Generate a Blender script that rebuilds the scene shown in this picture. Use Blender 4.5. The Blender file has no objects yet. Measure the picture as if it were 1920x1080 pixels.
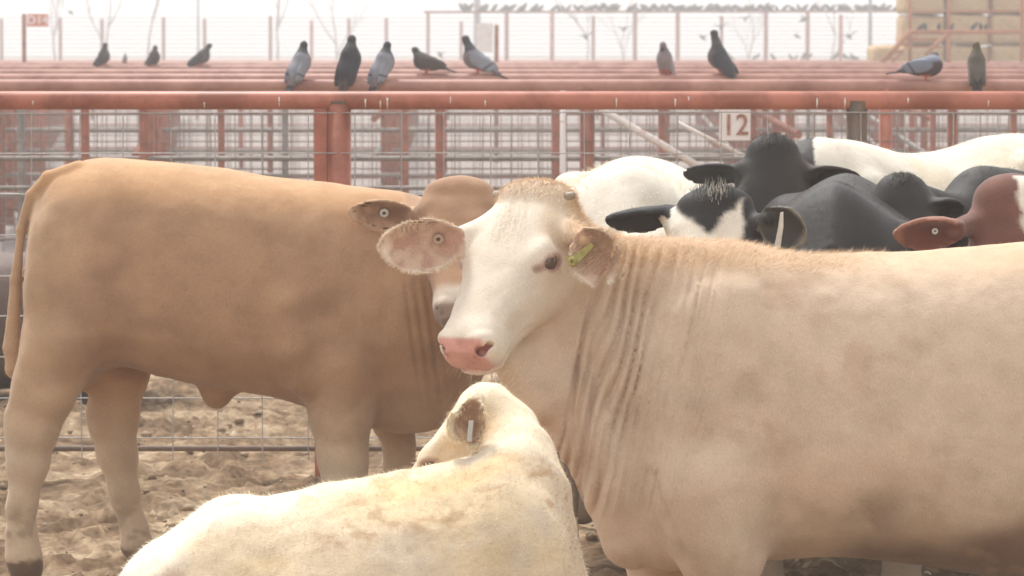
import bpy, bmesh, math, random
import numpy as np
from mathutils import Vector, Matrix
random.seed(7); RNG = np.random.default_rng(7)
C = bpy.context.scene.collection
R = math.radians

# ---------------------------------------------------------------- camera, sky, sun, exposure
F = 7000.0                      # focal length in pixels of the 1920 wide photograph
CAMZ = 1.64
PITCH = math.atan(440 / F)      # horizon sits at y = 100
cam_d = bpy.data.cameras.new('camera'); cam = bpy.data.objects.new('camera', cam_d); C.objects.link(cam)
cam.location = (0, 0, CAMZ); cam.rotation_euler = (math.pi/2 - PITCH, 0, 0)
cam_d.sensor_width = 36; cam_d.lens = F / 1920 * 36
cam_d.clip_start = 0.5; cam_d.clip_end = 3000
cam_d.dof.use_dof = True; cam_d.dof.focus_distance = 9.6; cam_d.dof.aperture_fstop = 12
sc = bpy.context.scene; sc.camera = cam
w = bpy.data.worlds.new("World"); sc.world = w; w.use_nodes = True
nt = w.node_tree; nt.nodes.clear()
SUN_EL, SUN_AZ = R(58), R(-25)   # azimuth measured from +Y (away from camera) towards +X
sky = nt.nodes.new('ShaderNodeTexSky'); sky.sky_type = 'NISHITA'; sky.sun_disc = False
sky.sun_elevation = SUN_EL; sky.sun_rotation = SUN_AZ; sky.dust_density = 4; sky.ozone_density = 1
hs = nt.nodes.new('ShaderNodeHueSaturation'); hs.inputs['Saturation'].default_value = 0.12   # overcast: the blue is veiled
bg = nt.nodes.new('ShaderNodeBackground'); bg.inputs['Strength'].default_value = 0.15
wo = nt.nodes.new('ShaderNodeOutputWorld')
cl = nt.nodes.new('ShaderNodeMix'); cl.data_type = 'RGBA'; cl.inputs[0].default_value = .72; cl.inputs[7].default_value = (4.5, 4.49, 4.47, 1)   # even white cloud layer
nt.links.new(sky.outputs[0], hs.inputs['Color']); nt.links.new(hs.outputs[0], cl.inputs[6]); nt.links.new(cl.outputs[2], bg.inputs[0]); nt.links.new(bg.outputs[0], wo.inputs[0])
sl = bpy.data.lights.new('sun', 'SUN'); sun = bpy.data.objects.new('sun', sl); C.objects.link(sun)
sl.energy = 2.1; sl.angle = R(11); sl.color = (1, .982, .95)
sd = Vector((math.sin(SUN_AZ)*math.cos(SUN_EL), math.cos(SUN_AZ)*math.cos(SUN_EL), math.sin(SUN_EL)))
sun.rotation_euler = sd.to_track_quat('Z', 'Y').to_euler()
sc.view_settings.view_transform = 'Standard'; sc.view_settings.look = 'None'
sc.view_settings.exposure = 0.80; sc.view_settings.gamma = 1
sc.cycles.volume_step_rate = 4; sc.cycles.volume_bounces = 1; sc.cycles.max_bounces = 6

# ---------------------------------------------------------------- helpers
cp, sp = math.cos(PITCH), math.sin(PITCH)
def P(px, py, D):
    """world point at depth D (metres along +Y) seen at pixel (px, py) of the photograph"""
    x = (px-960)/F; y = -(py-540)/F
    dy = cp + y*sp; dz = -sp + y*cp
    t = D/dy
    return np.array([x*t, D, CAMZ + dz*t])

def smin(a, b, k):
    h = np.clip(.5+.5*(b-a)/k, 0, 1); return b+(a-b)*h-k*h*(1-h)
def smax(a, b, k): return -smin(-a, -b, k)
def cone(p, a, b, ra, rb):
    a = np.asarray(a, float); b = np.asarray(b, float); ab = b-a
    t = np.clip(((p-a)@ab)/max(ab@ab, 1e-9), 0, 1)
    return np.linalg.norm(p-a-t[:, None]*ab, axis=1)-(ra+(rb-ra)*t)
def chain(p, pts, rs, k=.02):
    d = None
    for i in range(len(pts)-1):
        e = cone(p, pts[i], pts[i+1], rs[i], rs[i+1]); d = e if d is None else smin(d, e, k)
    return d
def ell(p, c, r, M=None):
    q = p-np.asarray(c, float)
    if M is not None: q = q@M            # columns of M = the ellipsoid's axes
    r = np.asarray(r, float)
    k0 = np.linalg.norm(q/r, axis=1); k1 = np.linalg.norm(q/(r*r), axis=1)
    return k0*(k0-1)/np.maximum(k1, 1e-6)
def spline(xs, ys, x):
    """smooth monotone-ish interpolation through points"""
    xs = np.asarray(xs, float); ys = np.asarray(ys, float)
    m = np.gradient(ys, xs); x = np.clip(x, xs[0], xs[-1])
    i = np.clip(np.searchsorted(xs, x)-1, 0, len(xs)-2)
    h = xs[i+1]-xs[i]; t = (x-xs[i])/h
    return ((2*t**3-3*t**2+1)*ys[i]+(t**3-2*t**2+t)*h*m[i]+(-2*t**3+3*t**2)*ys[i+1]+(t**3-t**2)*h*m[i+1])
def loft(p, s, xs, top, bot, hw, yc=None, egg=0., pw=2.0):
    """body along one axis: s = index 0 coordinate array; p[:,1] lateral, p[:,2] vertical"""
    x = p[:, 0]; T = spline(xs, top, x); B = spline(xs, bot, x); W = np.maximum(spline(xs, hw, x), .004)
    Y = 0 if yc is None else spline(xs, yc, x)
    zc = (T+B)/2; h = np.maximum((T-B)/2, .004); z = (p[:, 2]-zc)
    W = W*(1-egg*np.clip(z/h, -1, 1)); y = p[:, 1]-Y
    a = np.abs(y)/W; b = np.abs(z)/h
    k0 = (a**pw+b**pw)**(1/pw)+1e-9
    g = np.sqrt((a**(pw-1)/W)**2+(b**(pw-1)/h)**2)*k0**(1-pw)+1e-6
    d = (k0-1)/g
    d = np.clip(d, -np.minimum(W, h), None)
    dx = np.maximum(np.maximum(xs[0]-x, x-xs[-1]), 0)
    return np.where(dx > 0, np.sqrt(np.maximum(d, 0)**2+dx**2)+np.minimum(d, 0)*0, d)

def mesh_sdf(f, lo, hi, h, margin=1.5):
    """sparse surface nets: returns vertices and quads of f = 0"""
    lo = np.asarray(lo, float); hi = np.asarray(hi, float); Bk = 4
    n = np.ceil((hi-lo)/(h*Bk)).astype(int)
    g = np.stack(np.meshgrid(*[np.arange(k) for k in n], indexing='ij'), -1).reshape(-1, 3)
    cd = f(lo+(g+.5)*h*Bk)
    N = n*Bk
    fine = np.repeat(np.repeat(np.repeat(np.where(cd < 0, -1., 1.).astype(np.float32).reshape(n), Bk, 0), Bk, 1), Bk, 2)
    act = g[np.abs(cd) < h*Bk*margin]
    sub = np.stack(np.meshgrid(*[np.arange(Bk)]*3, indexing='ij'), -1).reshape(-1, 3)
    for c in range(0, len(act), 4000):
        ix = (act[c:c+4000, None]*Bk+sub[None]).reshape(-1, 3)
        fine[ix[:, 0], ix[:, 1], ix[:, 2]] = f(lo+(ix+.5)*h)
    s = fine < 0
    cnt = np.zeros(np.array(fine.shape)-1, np.int8)
    for dx in (0, 1):
        for dy in (0, 1):
            for dz in (0, 1):
                cnt += s[dx:N[0]-1+dx, dy:N[1]-1+dy, dz:N[2]-1+dz]
    cell = np.argwhere((cnt > 0) & (cnt < 8))
    idm = -np.ones(cnt.shape, np.int32); idm[cell[:, 0], cell[:, 1], cell[:, 2]] = np.arange(len(cell))
    acc = np.zeros((len(cell), 3)); num = np.zeros(len(cell))
    cor = [(i, j, k) for i in (0, 1) for j in (0, 1) for k in (0, 1)]
    for a in cor:
        for ax in range(3):
            if a[ax]: continue
            b = list(a); b[ax] = 1
            ia = cell+a; ib = cell+b
            va = fine[ia[:, 0], ia[:, 1], ia[:, 2]]; vb = fine[ib[:, 0], ib[:, 1], ib[:, 2]]
            m = (va < 0) != (vb < 0)
            t = np.zeros(len(cell)); t[m] = va[m]/(va[m]-vb[m])
            q = np.array(a, float)+np.zeros((len(cell), 3)); q[:, ax] = t
            acc[m] += q[m]; num[m] += 1
    V = lo+(cell+acc/num[:, None]+.5)*h
    Q = []
    for ax in range(3):
        u, v = [(1, 2), (2, 0), (0, 1)][ax]
        sl0 = [slice(None)]*3; sl1 = [slice(None)]*3; sl0[ax] = slice(0, -1); sl1[ax] = slice(1, None)
        e = np.argwhere(s[tuple(sl0)] != s[tuple(sl1)])
        e = e[(e[:, u] > 0) & (e[:, v] > 0) & (e[:, u] < N[u]-1) & (e[:, v] < N[v]-1)]
        def at(du, dv):
            q = e.copy(); q[:, u] += du; q[:, v] += dv; return idm[q[:, 0], q[:, 1], q[:, 2]]
        quad = np.stack([at(-1, -1), at(0, -1), at(0, 0), at(-1, 0)], 1)
        flip = ~s[e[:, 0], e[:, 1], e[:, 2]]
        quad[flip] = quad[flip][:, ::-1]
        Q.append(quad)
    Q = np.concatenate(Q); Q = Q[(Q >= 0).all(1)]
    # one projection step onto the exact surface
    for _ in range(2):
        e = h*.4; d0 = f(V); G = np.stack([f(V+np.eye(3)[i]*e)-f(V-np.eye(3)[i]*e) for i in range(3)], 1)/(2*e)
        gn = (G**2).sum(1); st = np.clip(d0/np.maximum(gn, .1), -h*.35, h*.35); V = V-G*st[:, None]
    Nn = G/np.sqrt(np.maximum(gn, 1e-9))[:, None]
    return V, Q, Nn

_hs = {}
def vnoise(p, scale, seed=0):
    """value noise in -1..1"""
    q = np.asarray(p)/scale+seed*17.3; i = np.floor(q).astype(np.int64); t = q-i; t = t*t*(3-2*t)
    out = 0
    for a in (0, 1):
        for b in (0, 1):
            for c in (0, 1):
                k = ((i[:, 0]+a)*73856093) ^ ((i[:, 1]+b)*19349663) ^ ((i[:, 2]+c)*83492791) ^ (seed*2654435)
                k = (k ^ (k >> 13))*1274126177 & 0xffffffff; k = (k ^ (k >> 16)) & 0xffff
                out = out+(k/32767.5-1)*(t[:, 0] if a else 1-t[:, 0])*(t[:, 1] if b else 1-t[:, 1])*(t[:, 2] if c else 1-t[:, 2])
    return out
def fbm(p, scale, seed=0, oct=3):
    o = 0; a = 1; tot = 0
    for k in range(oct): o = o+a*vnoise(p, scale/2**k, seed+k); tot += a; a *= .5
    return o/tot
def sst(x, a, b):
    t = np.clip((x-a)/(b-a), 0, 1); return t*t*(3-2*t)
def mix(a, b, t): return a+(b-a)*t[:, None]
def lin(r, g, b):
    return np.array([((c/255+.055)/1.055)**2.4 if c > 10 else c/255/12.92 for c in (r, g, b)])

def tag(o, label=None, cat=None, group=None, kind=None):
    if label: o['label'] = label
    if cat: o['category'] = cat
    if group: o['group'] = group
    if kind: o['kind'] = kind
    return o
def empty(name, loc, label=None, cat=None, group=None, rz=0):
    o = bpy.data.objects.new(name, None); C.objects.link(o); o.location = loc; o.rotation_euler = (0, 0, rz)
    return tag(o, label, cat, group)
def mesh_obj(name, V, Fc, mat, parent=None, col=None, smooth=True, loc=None):
    """V are world coordinates; with a parent or loc they are stored relative to it"""
    me = bpy.data.meshes.new(name)
    V = np.asarray(V, float); org = np.zeros(3)
    if parent is not None:
        org = np.array(parent_world(parent))
    elif loc is not None: org = np.array(loc, float)
    V = V-org
    if isinstance(Fc, np.ndarray):
        k = Fc.shape[1]
        me.vertices.add(len(V)); me.vertices.foreach_set('co', V.astype(np.float32).ravel())
        me.loops.add(Fc.size); me.loops.foreach_set('vertex_index', Fc.astype(np.int32).ravel())
        me.polygons.add(len(Fc)); me.polygons.foreach_set('loop_start', np.arange(0, Fc.size, k, dtype=np.int32))
        me.update(calc_edges=True)
    else:
        me.from_pydata([tuple(v) for v in V], [], Fc); me.update()
    if smooth: me.polygons.foreach_set('use_smooth', np.ones(len(me.polygons), bool))
    if col is not None:
        a = me.color_attributes.new('Col', 'FLOAT_COLOR', 'POINT')
        cc = np.ones((len(V), 4), np.float32); cc[:, :3] = col; a.data.foreach_set('color', cc.ravel())
    if mat: me.materials.append(mat)
    o = bpy.data.objects.new(name, me); C.objects.link(o)
    if parent is not None: o.parent = parent
    elif loc is not None: o.location = loc
    return o
def parent_world(o):
    v = Vector((0, 0, 0))
    while o is not None: v = v+o.location; o = o.parent
    return v

class MB:
    """collects simple solids into one mesh (world coordinates)"""
    def __init__(s): s.v = []; s.f = []
    def box(s, c, d, rz=0, M=None):
        n = len(s.v); cz, sz = math.cos(rz), math.sin(rz)
        for i in (-1, 1):
            for j in (-1, 1):
                for k in (-1, 1):
                    q = np.array([i*d[0]/2, j*d[1]/2, k*d[2]/2])
                    q = M@q if M is not None else np.array([q[0]*cz-q[1]*sz, q[0]*sz+q[1]*cz, q[2]])
                    s.v.append(np.asarray(c, float)+q)
        for f in ((0, 1, 3, 2), (4, 6, 7, 5), (0, 4, 5, 1), (2, 3, 7, 6), (0, 2, 6, 4), (1, 5, 7, 3)): s.f.append([n+i for i in f])
        return s
    def tube(s, pts, r, seg=12, cap=True):
        pts = [np.asarray(p, float) for p in pts]; n0 = len(s.v)
        rs = r if isinstance(r, (list, tuple)) else [r]*len(pts)
        for i, p in enumerate(pts):
            t = pts[min(i+1, len(pts)-1)]-pts[max(i-1, 0)]; t = t/np.linalg.norm(t)
            u = np.cross(t, [0, 0, 1.]) if abs(t[2]) < .9 else np.cross(t, [1., 0, 0]); u /= np.linalg.norm(u); w_ = np.cross(t, u)
            for k in range(seg):
                a = 2*math.pi*k/seg; s.v.append(p+rs[i]*(u*math.cos(a)+w_*math.sin(a)))
        for i in range(len(pts)-1):
            for k in range(seg):
                a = n0+i*seg+k; b = n0+i*seg+(k+1) % seg; s.f.append([a, b, b+seg, a+seg])
        if cap:
            s.f.append([n0+k for k in range(seg)][::-1]); s.f.append([n0+(len(pts)-1)*seg+k for k in range(seg)])
        return s
    def build(s, name, mat, parent=None, smooth=False, loc=None):
        o = mesh_obj(name, np.array(s.v), s.f, mat, parent, smooth=smooth, loc=loc)
        if smooth:
            me = o.data
            me.polygons.foreach_set('use_smooth', [len(p.vertices) == 4 for p in me.polygons])
        return o

# ---------------------------------------------------------------- materials
def newmat(name):
    m = bpy.data.materials.new(name); m.use_nodes = True; t = m.node_tree
    b = t.nodes['Principled BSDF']; return m, t, b
def node(t, typ, **kw):
    n = t.nodes.new(typ)
    for k, v in kw.items():
        if k in n.inputs.keys() if isinstance(k, str) else False: n.inputs[k].default_value = v
        else: setattr(n, k, v)
    return n
def ramp(t, src, stops):
    r = t.nodes.new('ShaderNodeValToRGB'); e = r.color_ramp.elements
    while len(e) < len(stops): e.new(.5)
    for i, (p, c) in enumerate(stops): e[i].position = p; e[i].color = (*c, 1) if len(c) == 3 else c
    t.links.new(src, r.inputs[0]); return r.outputs[0]
def coat_mat(name, sheen=.25, bump=.6, rough=.8, scale=1., spec=.2):
    m, t, b = newmat(name)
    a = node(t, 'ShaderNodeAttribute', attribute_name='Col')
    tc = node(t, 'ShaderNodeTexCoord')
    mp = node(t, 'ShaderNodeMapping'); mp.inputs['Scale'].default_value = (60*scale, 60*scale, 22*scale)
    t.links.new(tc.outputs['Object'], mp.inputs[0])
    n1 = node(t, 'ShaderNodeTexNoise'); n1.inputs['Scale'].default_value = 6; n1.inputs['Detail'].default_value = 5; n1.inputs['Roughness'].default_value = .65
    t.links.new(mp.outputs[0], n1.inputs['Vector'])
    n2 = node(t, 'ShaderNodeTexNoise'); n2.inputs['Scale'].default_value = 9; n2.inputs['Detail'].default_value = 6
    t.links.new(tc.outputs['Object'], n2.inputs['Vector'])
    f1 = ramp(t, n1.outputs[0], [(.3, (.86, .86, .86)), (.7, (1.1, 1.1, 1.1))])
    f2 = ramp(t, n2.outputs[0], [(.3, (.86, .84, .82)), (.5, (1, 1, 1)), (.7, (1.08, 1.08, 1.08))])
    m1 = node(t, 'ShaderNodeMix', data_type='RGBA', blend_type='MULTIPLY'); m1.inputs[0].default_value = 1
    m2 = node(t, 'ShaderNodeMix', data_type='RGBA', blend_type='MULTIPLY'); m2.inputs[0].default_value = 1
    t.links.new(a.outputs['Color'], m1.inputs[6]); t.links.new(f1, m1.inputs[7])
    t.links.new(m1.outputs[2], m2.inputs[6]); t.links.new(f2, m2.inputs[7])
    t.links.new(m2.outputs[2], b.inputs['Base Color'])
    b.inputs['Roughness'].default_value = rough; b.inputs['Specular IOR Level'].default_value = spec
    b.inputs['Sheen Weight'].default_value = sheen; b.inputs['Sheen Roughness'].default_value = .45
    bp = node(t, 'ShaderNodeBump'); bp.inputs['Strength'].default_value = bump; bp.inputs['Distance'].default_value = .003
    t.links.new(n1.outputs[0], bp.inputs['Height'])
    bp2 = node(t, 'ShaderNodeBump'); bp2.inputs['Strength'].default_value = .5; bp2.inputs['Distance'].default_value = .012
    t.links.new(n2.outputs[0], bp2.inputs['Height']); t.links.new(bp.outputs[0], bp2.inputs['Normal'])
    t.links.new(bp2.outputs[0], b.inputs['Normal'])
    return m
def flat_mat(name, c, rough=.6, metal=0., c2=None, scale=8., bump=0., dist=.004, spec=.4, stretch=None, lo=.35, hi=.65, detail=6):
    m, t, b = newmat(name)
    b.inputs['Roughness'].default_value = rough; b.inputs['Metallic'].default_value = metal; b.inputs['Specular IOR Level'].default_value = spec
    if c2 is None: b.inputs['Base Color'].default_value = (*c, 1); return m
    tc = node(t, 'ShaderNodeTexCoord'); n = node(t, 'ShaderNodeTexNoise'); n.inputs['Scale'].default_value = scale; n.inputs['Detail'].default_value = detail
    n.inputs['Roughness'].default_value = .62
    if stretch:
        mp = node(t, 'ShaderNodeMapping'); mp.inputs['Scale'].default_value = stretch; t.links.new(tc.outputs['Object'], mp.inputs[0]); t.links.new(mp.outputs[0], n.inputs['Vector'])
    else: t.links.new(tc.outputs['Object'], n.inputs['Vector'])
    t.links.new(ramp(t, n.outputs[0], [(lo, c), (hi, c2)]), b.inputs['Base Color'])
    if bump:
        bp = node(t, 'ShaderNodeBump'); bp.inputs['Strength'].default_value = bump; bp.inputs['Distance'].default_value = dist
        t.links.new(n.outputs[0], bp.inputs['Height']); t.links.new(bp.outputs[0], b.inputs['Normal'])
    return m
M_COAT = coat_mat('short_coat'); M_DARK = coat_mat('dark_coat', sheen=.0, bump=.6, rough=.55, spec=.3)
def hair_mat():
    m, t, b = newmat('hair'); a = node(t, 'ShaderNodeAttribute', attribute_name='Col'); t.links.new(a.outputs['Color'], b.inputs['Base Color'])
    b.inputs['Roughness'].default_value = .7; b.inputs['Specular IOR Level'].default_value = .2; return m
M_HAIR = hair_mat()
M_EYE = flat_mat('eye_gloss', (.02, .012, .008), rough=.08, spec=.7)
M_EYEB = flat_mat('eye_brown', (.10, .055, .035), rough=.08, spec=.8)
M_HORN = flat_mat('horn', (.42, .34, .26), c2=(.25, .18, .13), rough=.5, scale=40)
M_TAGY = flat_mat('yellow_tag', (.42, .36, .13), c2=(.30, .26, .08), rough=.5, scale=30)
M_TAGW = flat_mat('pale_tag', (.62, .60, .55), c2=(.45, .43, .38), rough=.5, scale=30)
M_TAGP = flat_mat('skin_tone_tag', (.50, .36, .27), c2=(.40, .28, .2), rough=.5, scale=30)
M_HOOF = flat_mat('hoof', (.07, .055, .045), c2=(.13, .10, .08), rough=.6, scale=20)

# ---------------------------------------------------------------- cattle
def nrm(v): v = np.asarray(v, float); return v/np.linalg.norm(v)
class Frame:
    """head frame: columns nose axis, animal's left, forehead normal"""
    def __init__(s, o, a, l, scale=1.):
        a = nrm(a); l = np.asarray(l, float); l = nrm(l-a*(l@a)); n = np.cross(a, l)
        s.o = np.asarray(o, float); s.M = np.stack([a, l, n], 1); s.s = scale
    def q(s, p):
        q = (p-s.o)@s.M/s.s; q[:, 0] = q[:, 0]+np.maximum(q[:, 0]-.18, 0)*.11; return q      # short faced young cattle
    def w(s, x, y, z): return s.o+s.M@np.array([x-max(x-.18, 0)*.0991, y, z])*s.s
HX = [-.035, 0, .05, .11, .18, .25, .31, .38, .43, .475, .500]
HW = [.06, .096, .110, .118, .119, .106, .091, .079, .078, .074, .056]
HT = [-.04, -.006, .006, .010, .006, .0, -.004, -.006, -.006, -.012, -.028]
HB = [-.11, -.17, -.215, -.24, -.24, -.21, -.18, -.156, -.146, -.138, -.12]
EYE = np.array([.186, .117, -.046]); EM = np.array([[.80, 0, -.60], [0, 1, 0], [.60, 0, .80]])
def head_sdf(q, eyes=True, jaw=1.):
    d = loft(q, 0, HX, HT, [b*jaw for b in HB], HW, egg=-.15, pw=2.8)
    m = q.copy(); m[:, 1] = np.abs(m[:, 1])
    d = smin(d, ell(m, (.12, .066, -.145*jaw), (.105, .034, .085)), .04)          # jaw muscle
    d = smin(d, ell(m, (.182, .102, -.040), (.042, .024, .034)), .04)             # orbit
    d = smin(d, ell(m, (.0, 0, -.035), (.042, .104, .045)), .03)                   # poll
    d = smin(d, ell(m, (.445, 0, -.066), (.050, .074, .052)), .03)                 # muzzle
    d = smin(d, ell(m, (.415, 0, -.118), (.055, .044, .026)), .02)                 # lower lip, chin
    d = smin(d, cone(m, (.20, .070, -.075), (.36, .054, -.050), .022, .018), .03)  # facial crest
    d = smax(d, -ell(m, (.10, .130, -.040), (.035, .014, .022)), .03)              # temple hollow
    mouth = chain(m, [(.503, .0, -.100), (.490, .052, -.101), (.44, .076, -.106), (.375, .080, -.118), (.33, .078, -.134)], [.006, .006, .006, .006, .005], .004)
    d = smax(d, -mouth, .010)
    nos = chain(m, [(.490, .036, -.052), (.485, .052, -.042), (.468, .068, -.036), (.455, .074, -.046)], [.006, .0115, .008, .004], .006)
    d = smin(d, chain(m, [(.468, .030, -.024), (.462, .054, -.022), (.448, .064, -.034)], [.012, .013, .01], .01), .015)
    d = smax(d, -nos, .008)
    if eyes:
        d = smin(d, ell(m, EYE+np.array([0, -.003, 0]), (.033, .022, .025), EM), .010)         # lids
        d = smax(d, -ell(m, EYE+np.array([.003, .017, .001]), (.0275, .022, .0155), EM), .004)
    return d
def ear_sdf(p, b, u, v, n, L=.2, Wd=.065, cup=.5, th=.0075, bend=0.):
    M = np.stack([u, v, n], 1); q = (p-b)@M; x = q[:, 0]/L; xc = np.clip(x, 0, 1)
    hw = Wd*spline([0, .12, .3, .55, .8, .93, 1.0], [.42, .62, .92, 1.0, .74, .42, .10], xc)
    yy = q[:, 1]/hw
    mid = cup*hw*(np.minimum(yy*yy, 1.7)-.35)*(1.15-.5*xc)+bend*xc*xc
    g = np.sqrt(1+(2.1*cup*np.clip(np.abs(yy), 0, 1.2))**2)
    d = smax((np.abs(q[:, 2]-mid)-th*(1.3-.6*xc))/g, (np.abs(q[:, 1])-hw), .008)
    return smax(d, np.maximum(-q[:, 0], q[:, 0]-L), .008)
def orth(u, n):
    u = nrm(u); n = np.asarray(n, float); n = nrm(n-u*(n@u)); v = np.cross(n, u); return u, v, n
HERD_TH = .0115
class Ear:
    def __init__(s, b, u, n, L=.2, Wd=.065, cup=.5, bend=0., th=.0075): s.b = np.asarray(b, float); s.u, s.v, s.n = orth(u, n); s.k = dict(L=L, Wd=Wd, cup=cup, bend=bend, th=th)
    def sdf(s, p): return ear_sdf(p, s.b, s.u, s.v, s.n, **s.k)
    def at(s, x, y=0, z=0): return s.b+s.u*x+s.v*y+s.n*z
    def loc(s, p):
        q = (p-s.b)@np.stack([s.u, s.v, s.n], 1); x = np.clip(q[:, 0]/s.k['L'], 0, 1)
        hw = s.k['Wd']*spline([0, .12, .3, .55, .8, .93, 1.0], [.42, .62, .92, 1.0, .74, .42, .10], x)
        yy = q[:, 1]/hw
        mid = s.k['cup']*hw*(np.minimum(yy*yy, 1.7)-.35)*(1.15-.5*x)+s.k['bend']*x*x
        q = q.copy(); q[:, 2] = (q[:, 2]-mid)*(.09/(s.k['th']*1.4+.009))      # |q2| < .09 means within the leaf of the ear
        return q, q[:, 0]/s.k['L'], yy
def ear_col(c, V, N, ear, inner, rim, skin=None):
    q, x, yy = ear.loc(V)
    ins = (x > -.02) & (x < 1.05) & (np.abs(yy) < 1.15) & (np.abs(q[:, 2]) < .09)
    face = N@ear.n
    rimness = sst(np.maximum(np.abs(yy), np.where(x > .55, (x-.1)/.9, 0)), .78, .95)
    k = ins*sst(face, .0, .35)
    t = inner if skin is None else None
    ci = mix(np.tile(inner, (len(V), 1)), np.tile(skin, (len(V), 1)), np.clip(sst(fbm(V, .03, 5)+.5*(1-np.abs(yy))-.7*np.abs(x-.4), -.1, .5)+sst(1-np.abs(x-.16)*4-np.abs(yy)*.7, 0, .6), 0, 1)) if skin is not None else np.tile(inner, (len(V), 1))  # mottled skin, and the dark of the ear canal painted near the base
    c = mix(c, np.zeros_like(c), k)+ci*k[:, None]
    k2 = ins*rimness*(x > .1)*.85
    return mix(c, np.tile(rim, (len(V), 1)), k2)

def hair_cards(name, parent, V, Q, N, col, n, length, width, mask=None, comb=(0, 0, -1), lift=.35, jit=.3, bright=1.0, camside=True, seed=1):
    r = np.random.default_rng(seed)
    A = np.linalg.norm(np.cross(V[Q[:, 2]]-V[Q[:, 0]], V[Q[:, 3]]-V[Q[:, 1]]), axis=1)
    if mask is not None: A = A*mask[Q].mean(1)
    if camside:
        ctr = V[Q].mean(1); vw = nrm(np.array([0, -1, .0])); A = A*(N[Q[:, 0]]@vw > -.45)
    pr = A/A.sum(); fi = r.choice(len(Q), n, p=pr); q = Q[fi]
    a, b = r.random(n)[:, None], r.random(n)[:, None]
    W4 = [(1-a)*(1-b), a*(1-b), a*b, (1-a)*b]
    p = sum(W4[k]*V[q[:, k]] for k in range(4)); nn = sum(W4[k]*N[q[:, k]] for k in range(4)); cc = sum(W4[k]*col[q[:, k]] for k in range(4))
    nn /= np.linalg.norm(nn, axis=1)[:, None]+1e-9
    cb = np.asarray(comb(p) if callable(comb) else np.tile(comb, (n, 1)), float)
    cb = cb-nn*(cb*nn).sum(1)[:, None]; cb /= np.linalg.norm(cb, axis=1)[:, None]+1e-6
    rn = r.normal(size=(n, 3))*jit
    dr = cb+nn*lift+rn; dr /= np.linalg.norm(dr, axis=1)[:, None]
    ln = (length*(.6+.8*r.random(n)))[:, None]
    sd_ = np.cross(dr, nn); sd_ /= np.linalg.norm(sd_, axis=1)[:, None]+1e-6
    wd = width*(.6+.8*r.random(n))[:, None]
    base = p-nn*.001
    VV = np.stack([base-sd_*wd/2, base+sd_*wd/2, base+dr*ln], 1).reshape(-1, 3)
    cc = np.clip(cc*bright*(.85+.3*r.random(n))[:, None], 0, 1)
    o = mesh_obj(name, VV, np.arange(3*n).reshape(-1, 3), M_HAIR, parent, col=np.repeat(cc, 3, 0), smooth=False)
    return o
def ball(name, c, r, mat, parent, sc3=(1, 1, 1), M=None, seg=20):
    V = []; Fc = []
    for i in range(seg//2+1):
        th = math.pi*i/(seg//2)
        for j in range(seg):
            ph = 2*math.pi*j/seg
            V.append([r*sc3[0]*math.sin(th)*math.cos(ph), r*sc3[1]*math.sin(th)*math.sin(ph), r*sc3[2]*math.cos(th)])
    for i in range(seg//2):
        for j in range(seg):
            Fc.append([i*seg+j, (i+1)*seg+j, (i+1)*seg+(j+1) % seg, i*seg+(j+1) % seg])
    V = np.array(V)
    if M is not None: V = V@np.asarray(M).T
    return mesh_obj(name, V+np.asarray(c), Fc, mat, parent)
def eyes(fr, root, mat=None, sides=(1, -1)):
    for s in sides:
        ball('eye', fr.w(EYE[0]+.001, s*(EYE[1]-.0055), EYE[2]+.001), 0.0235*fr.s, mat or M_EYEB, root, (1.1, 1, 1), fr.M)
def ring_tag(name, c, nrml, r, mat, root, th=.003):
    """round button tag with a hole"""
    nrml = nrm(nrml); u = nrm(np.cross(nrml, [0, 0, 1.])); v = np.cross(nrml, u); m = MB(); S = 20
    for k in range(S):
        a = 2*math.pi*k/S; e = u*math.cos(a)+v*math.sin(a)
        for rr, zz in ((r*.4, -1), (r, -1), (r, 1), (r*.4, 1)): m.v.append(np.asarray(c)+e*rr+nrml*zz*th)
    for k in range(S):
        for j in range(4):
            m.f.append([k*4+j, k*4+(j+1) % 4, ((k+1) % S)*4+(j+1) % 4, ((k+1) % S)*4+j])
    return m.build(name, mat, root, smooth=True)
def slab_tag(name, pts, mat, root, th=.002):
    """thin flexible plate through a row of (centre, half width vector) stations"""
    m = MB(); up = None
    for c, hv in pts:
        c = np.asarray(c, float); hv = np.asarray(hv, float)
        t = nrm(np.asarray(pts[-1][0])-np.asarray(pts[0][0])); nn = nrm(np.cross(t, hv))*th
        m.v += [c-hv-nn, c+hv-nn, c+hv+nn, c-hv+nn]
    for i in range(len(pts)-1):
        for j in range(4): a = i*4+j; b = i*4+(j+1) % 4; m.f.append([a, b, b+4, a+4])
    m.f.append([3, 2, 1, 0]); e = 4*(len(pts)-1); m.f.append([e, e+1, e+2, e+3])
    return m.build(name, mat, root)

def blobby(V, amp=.004, scale=.16, seed=0): return amp*fbm(V, scale, seed, 3)
GZ = 0.0

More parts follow.
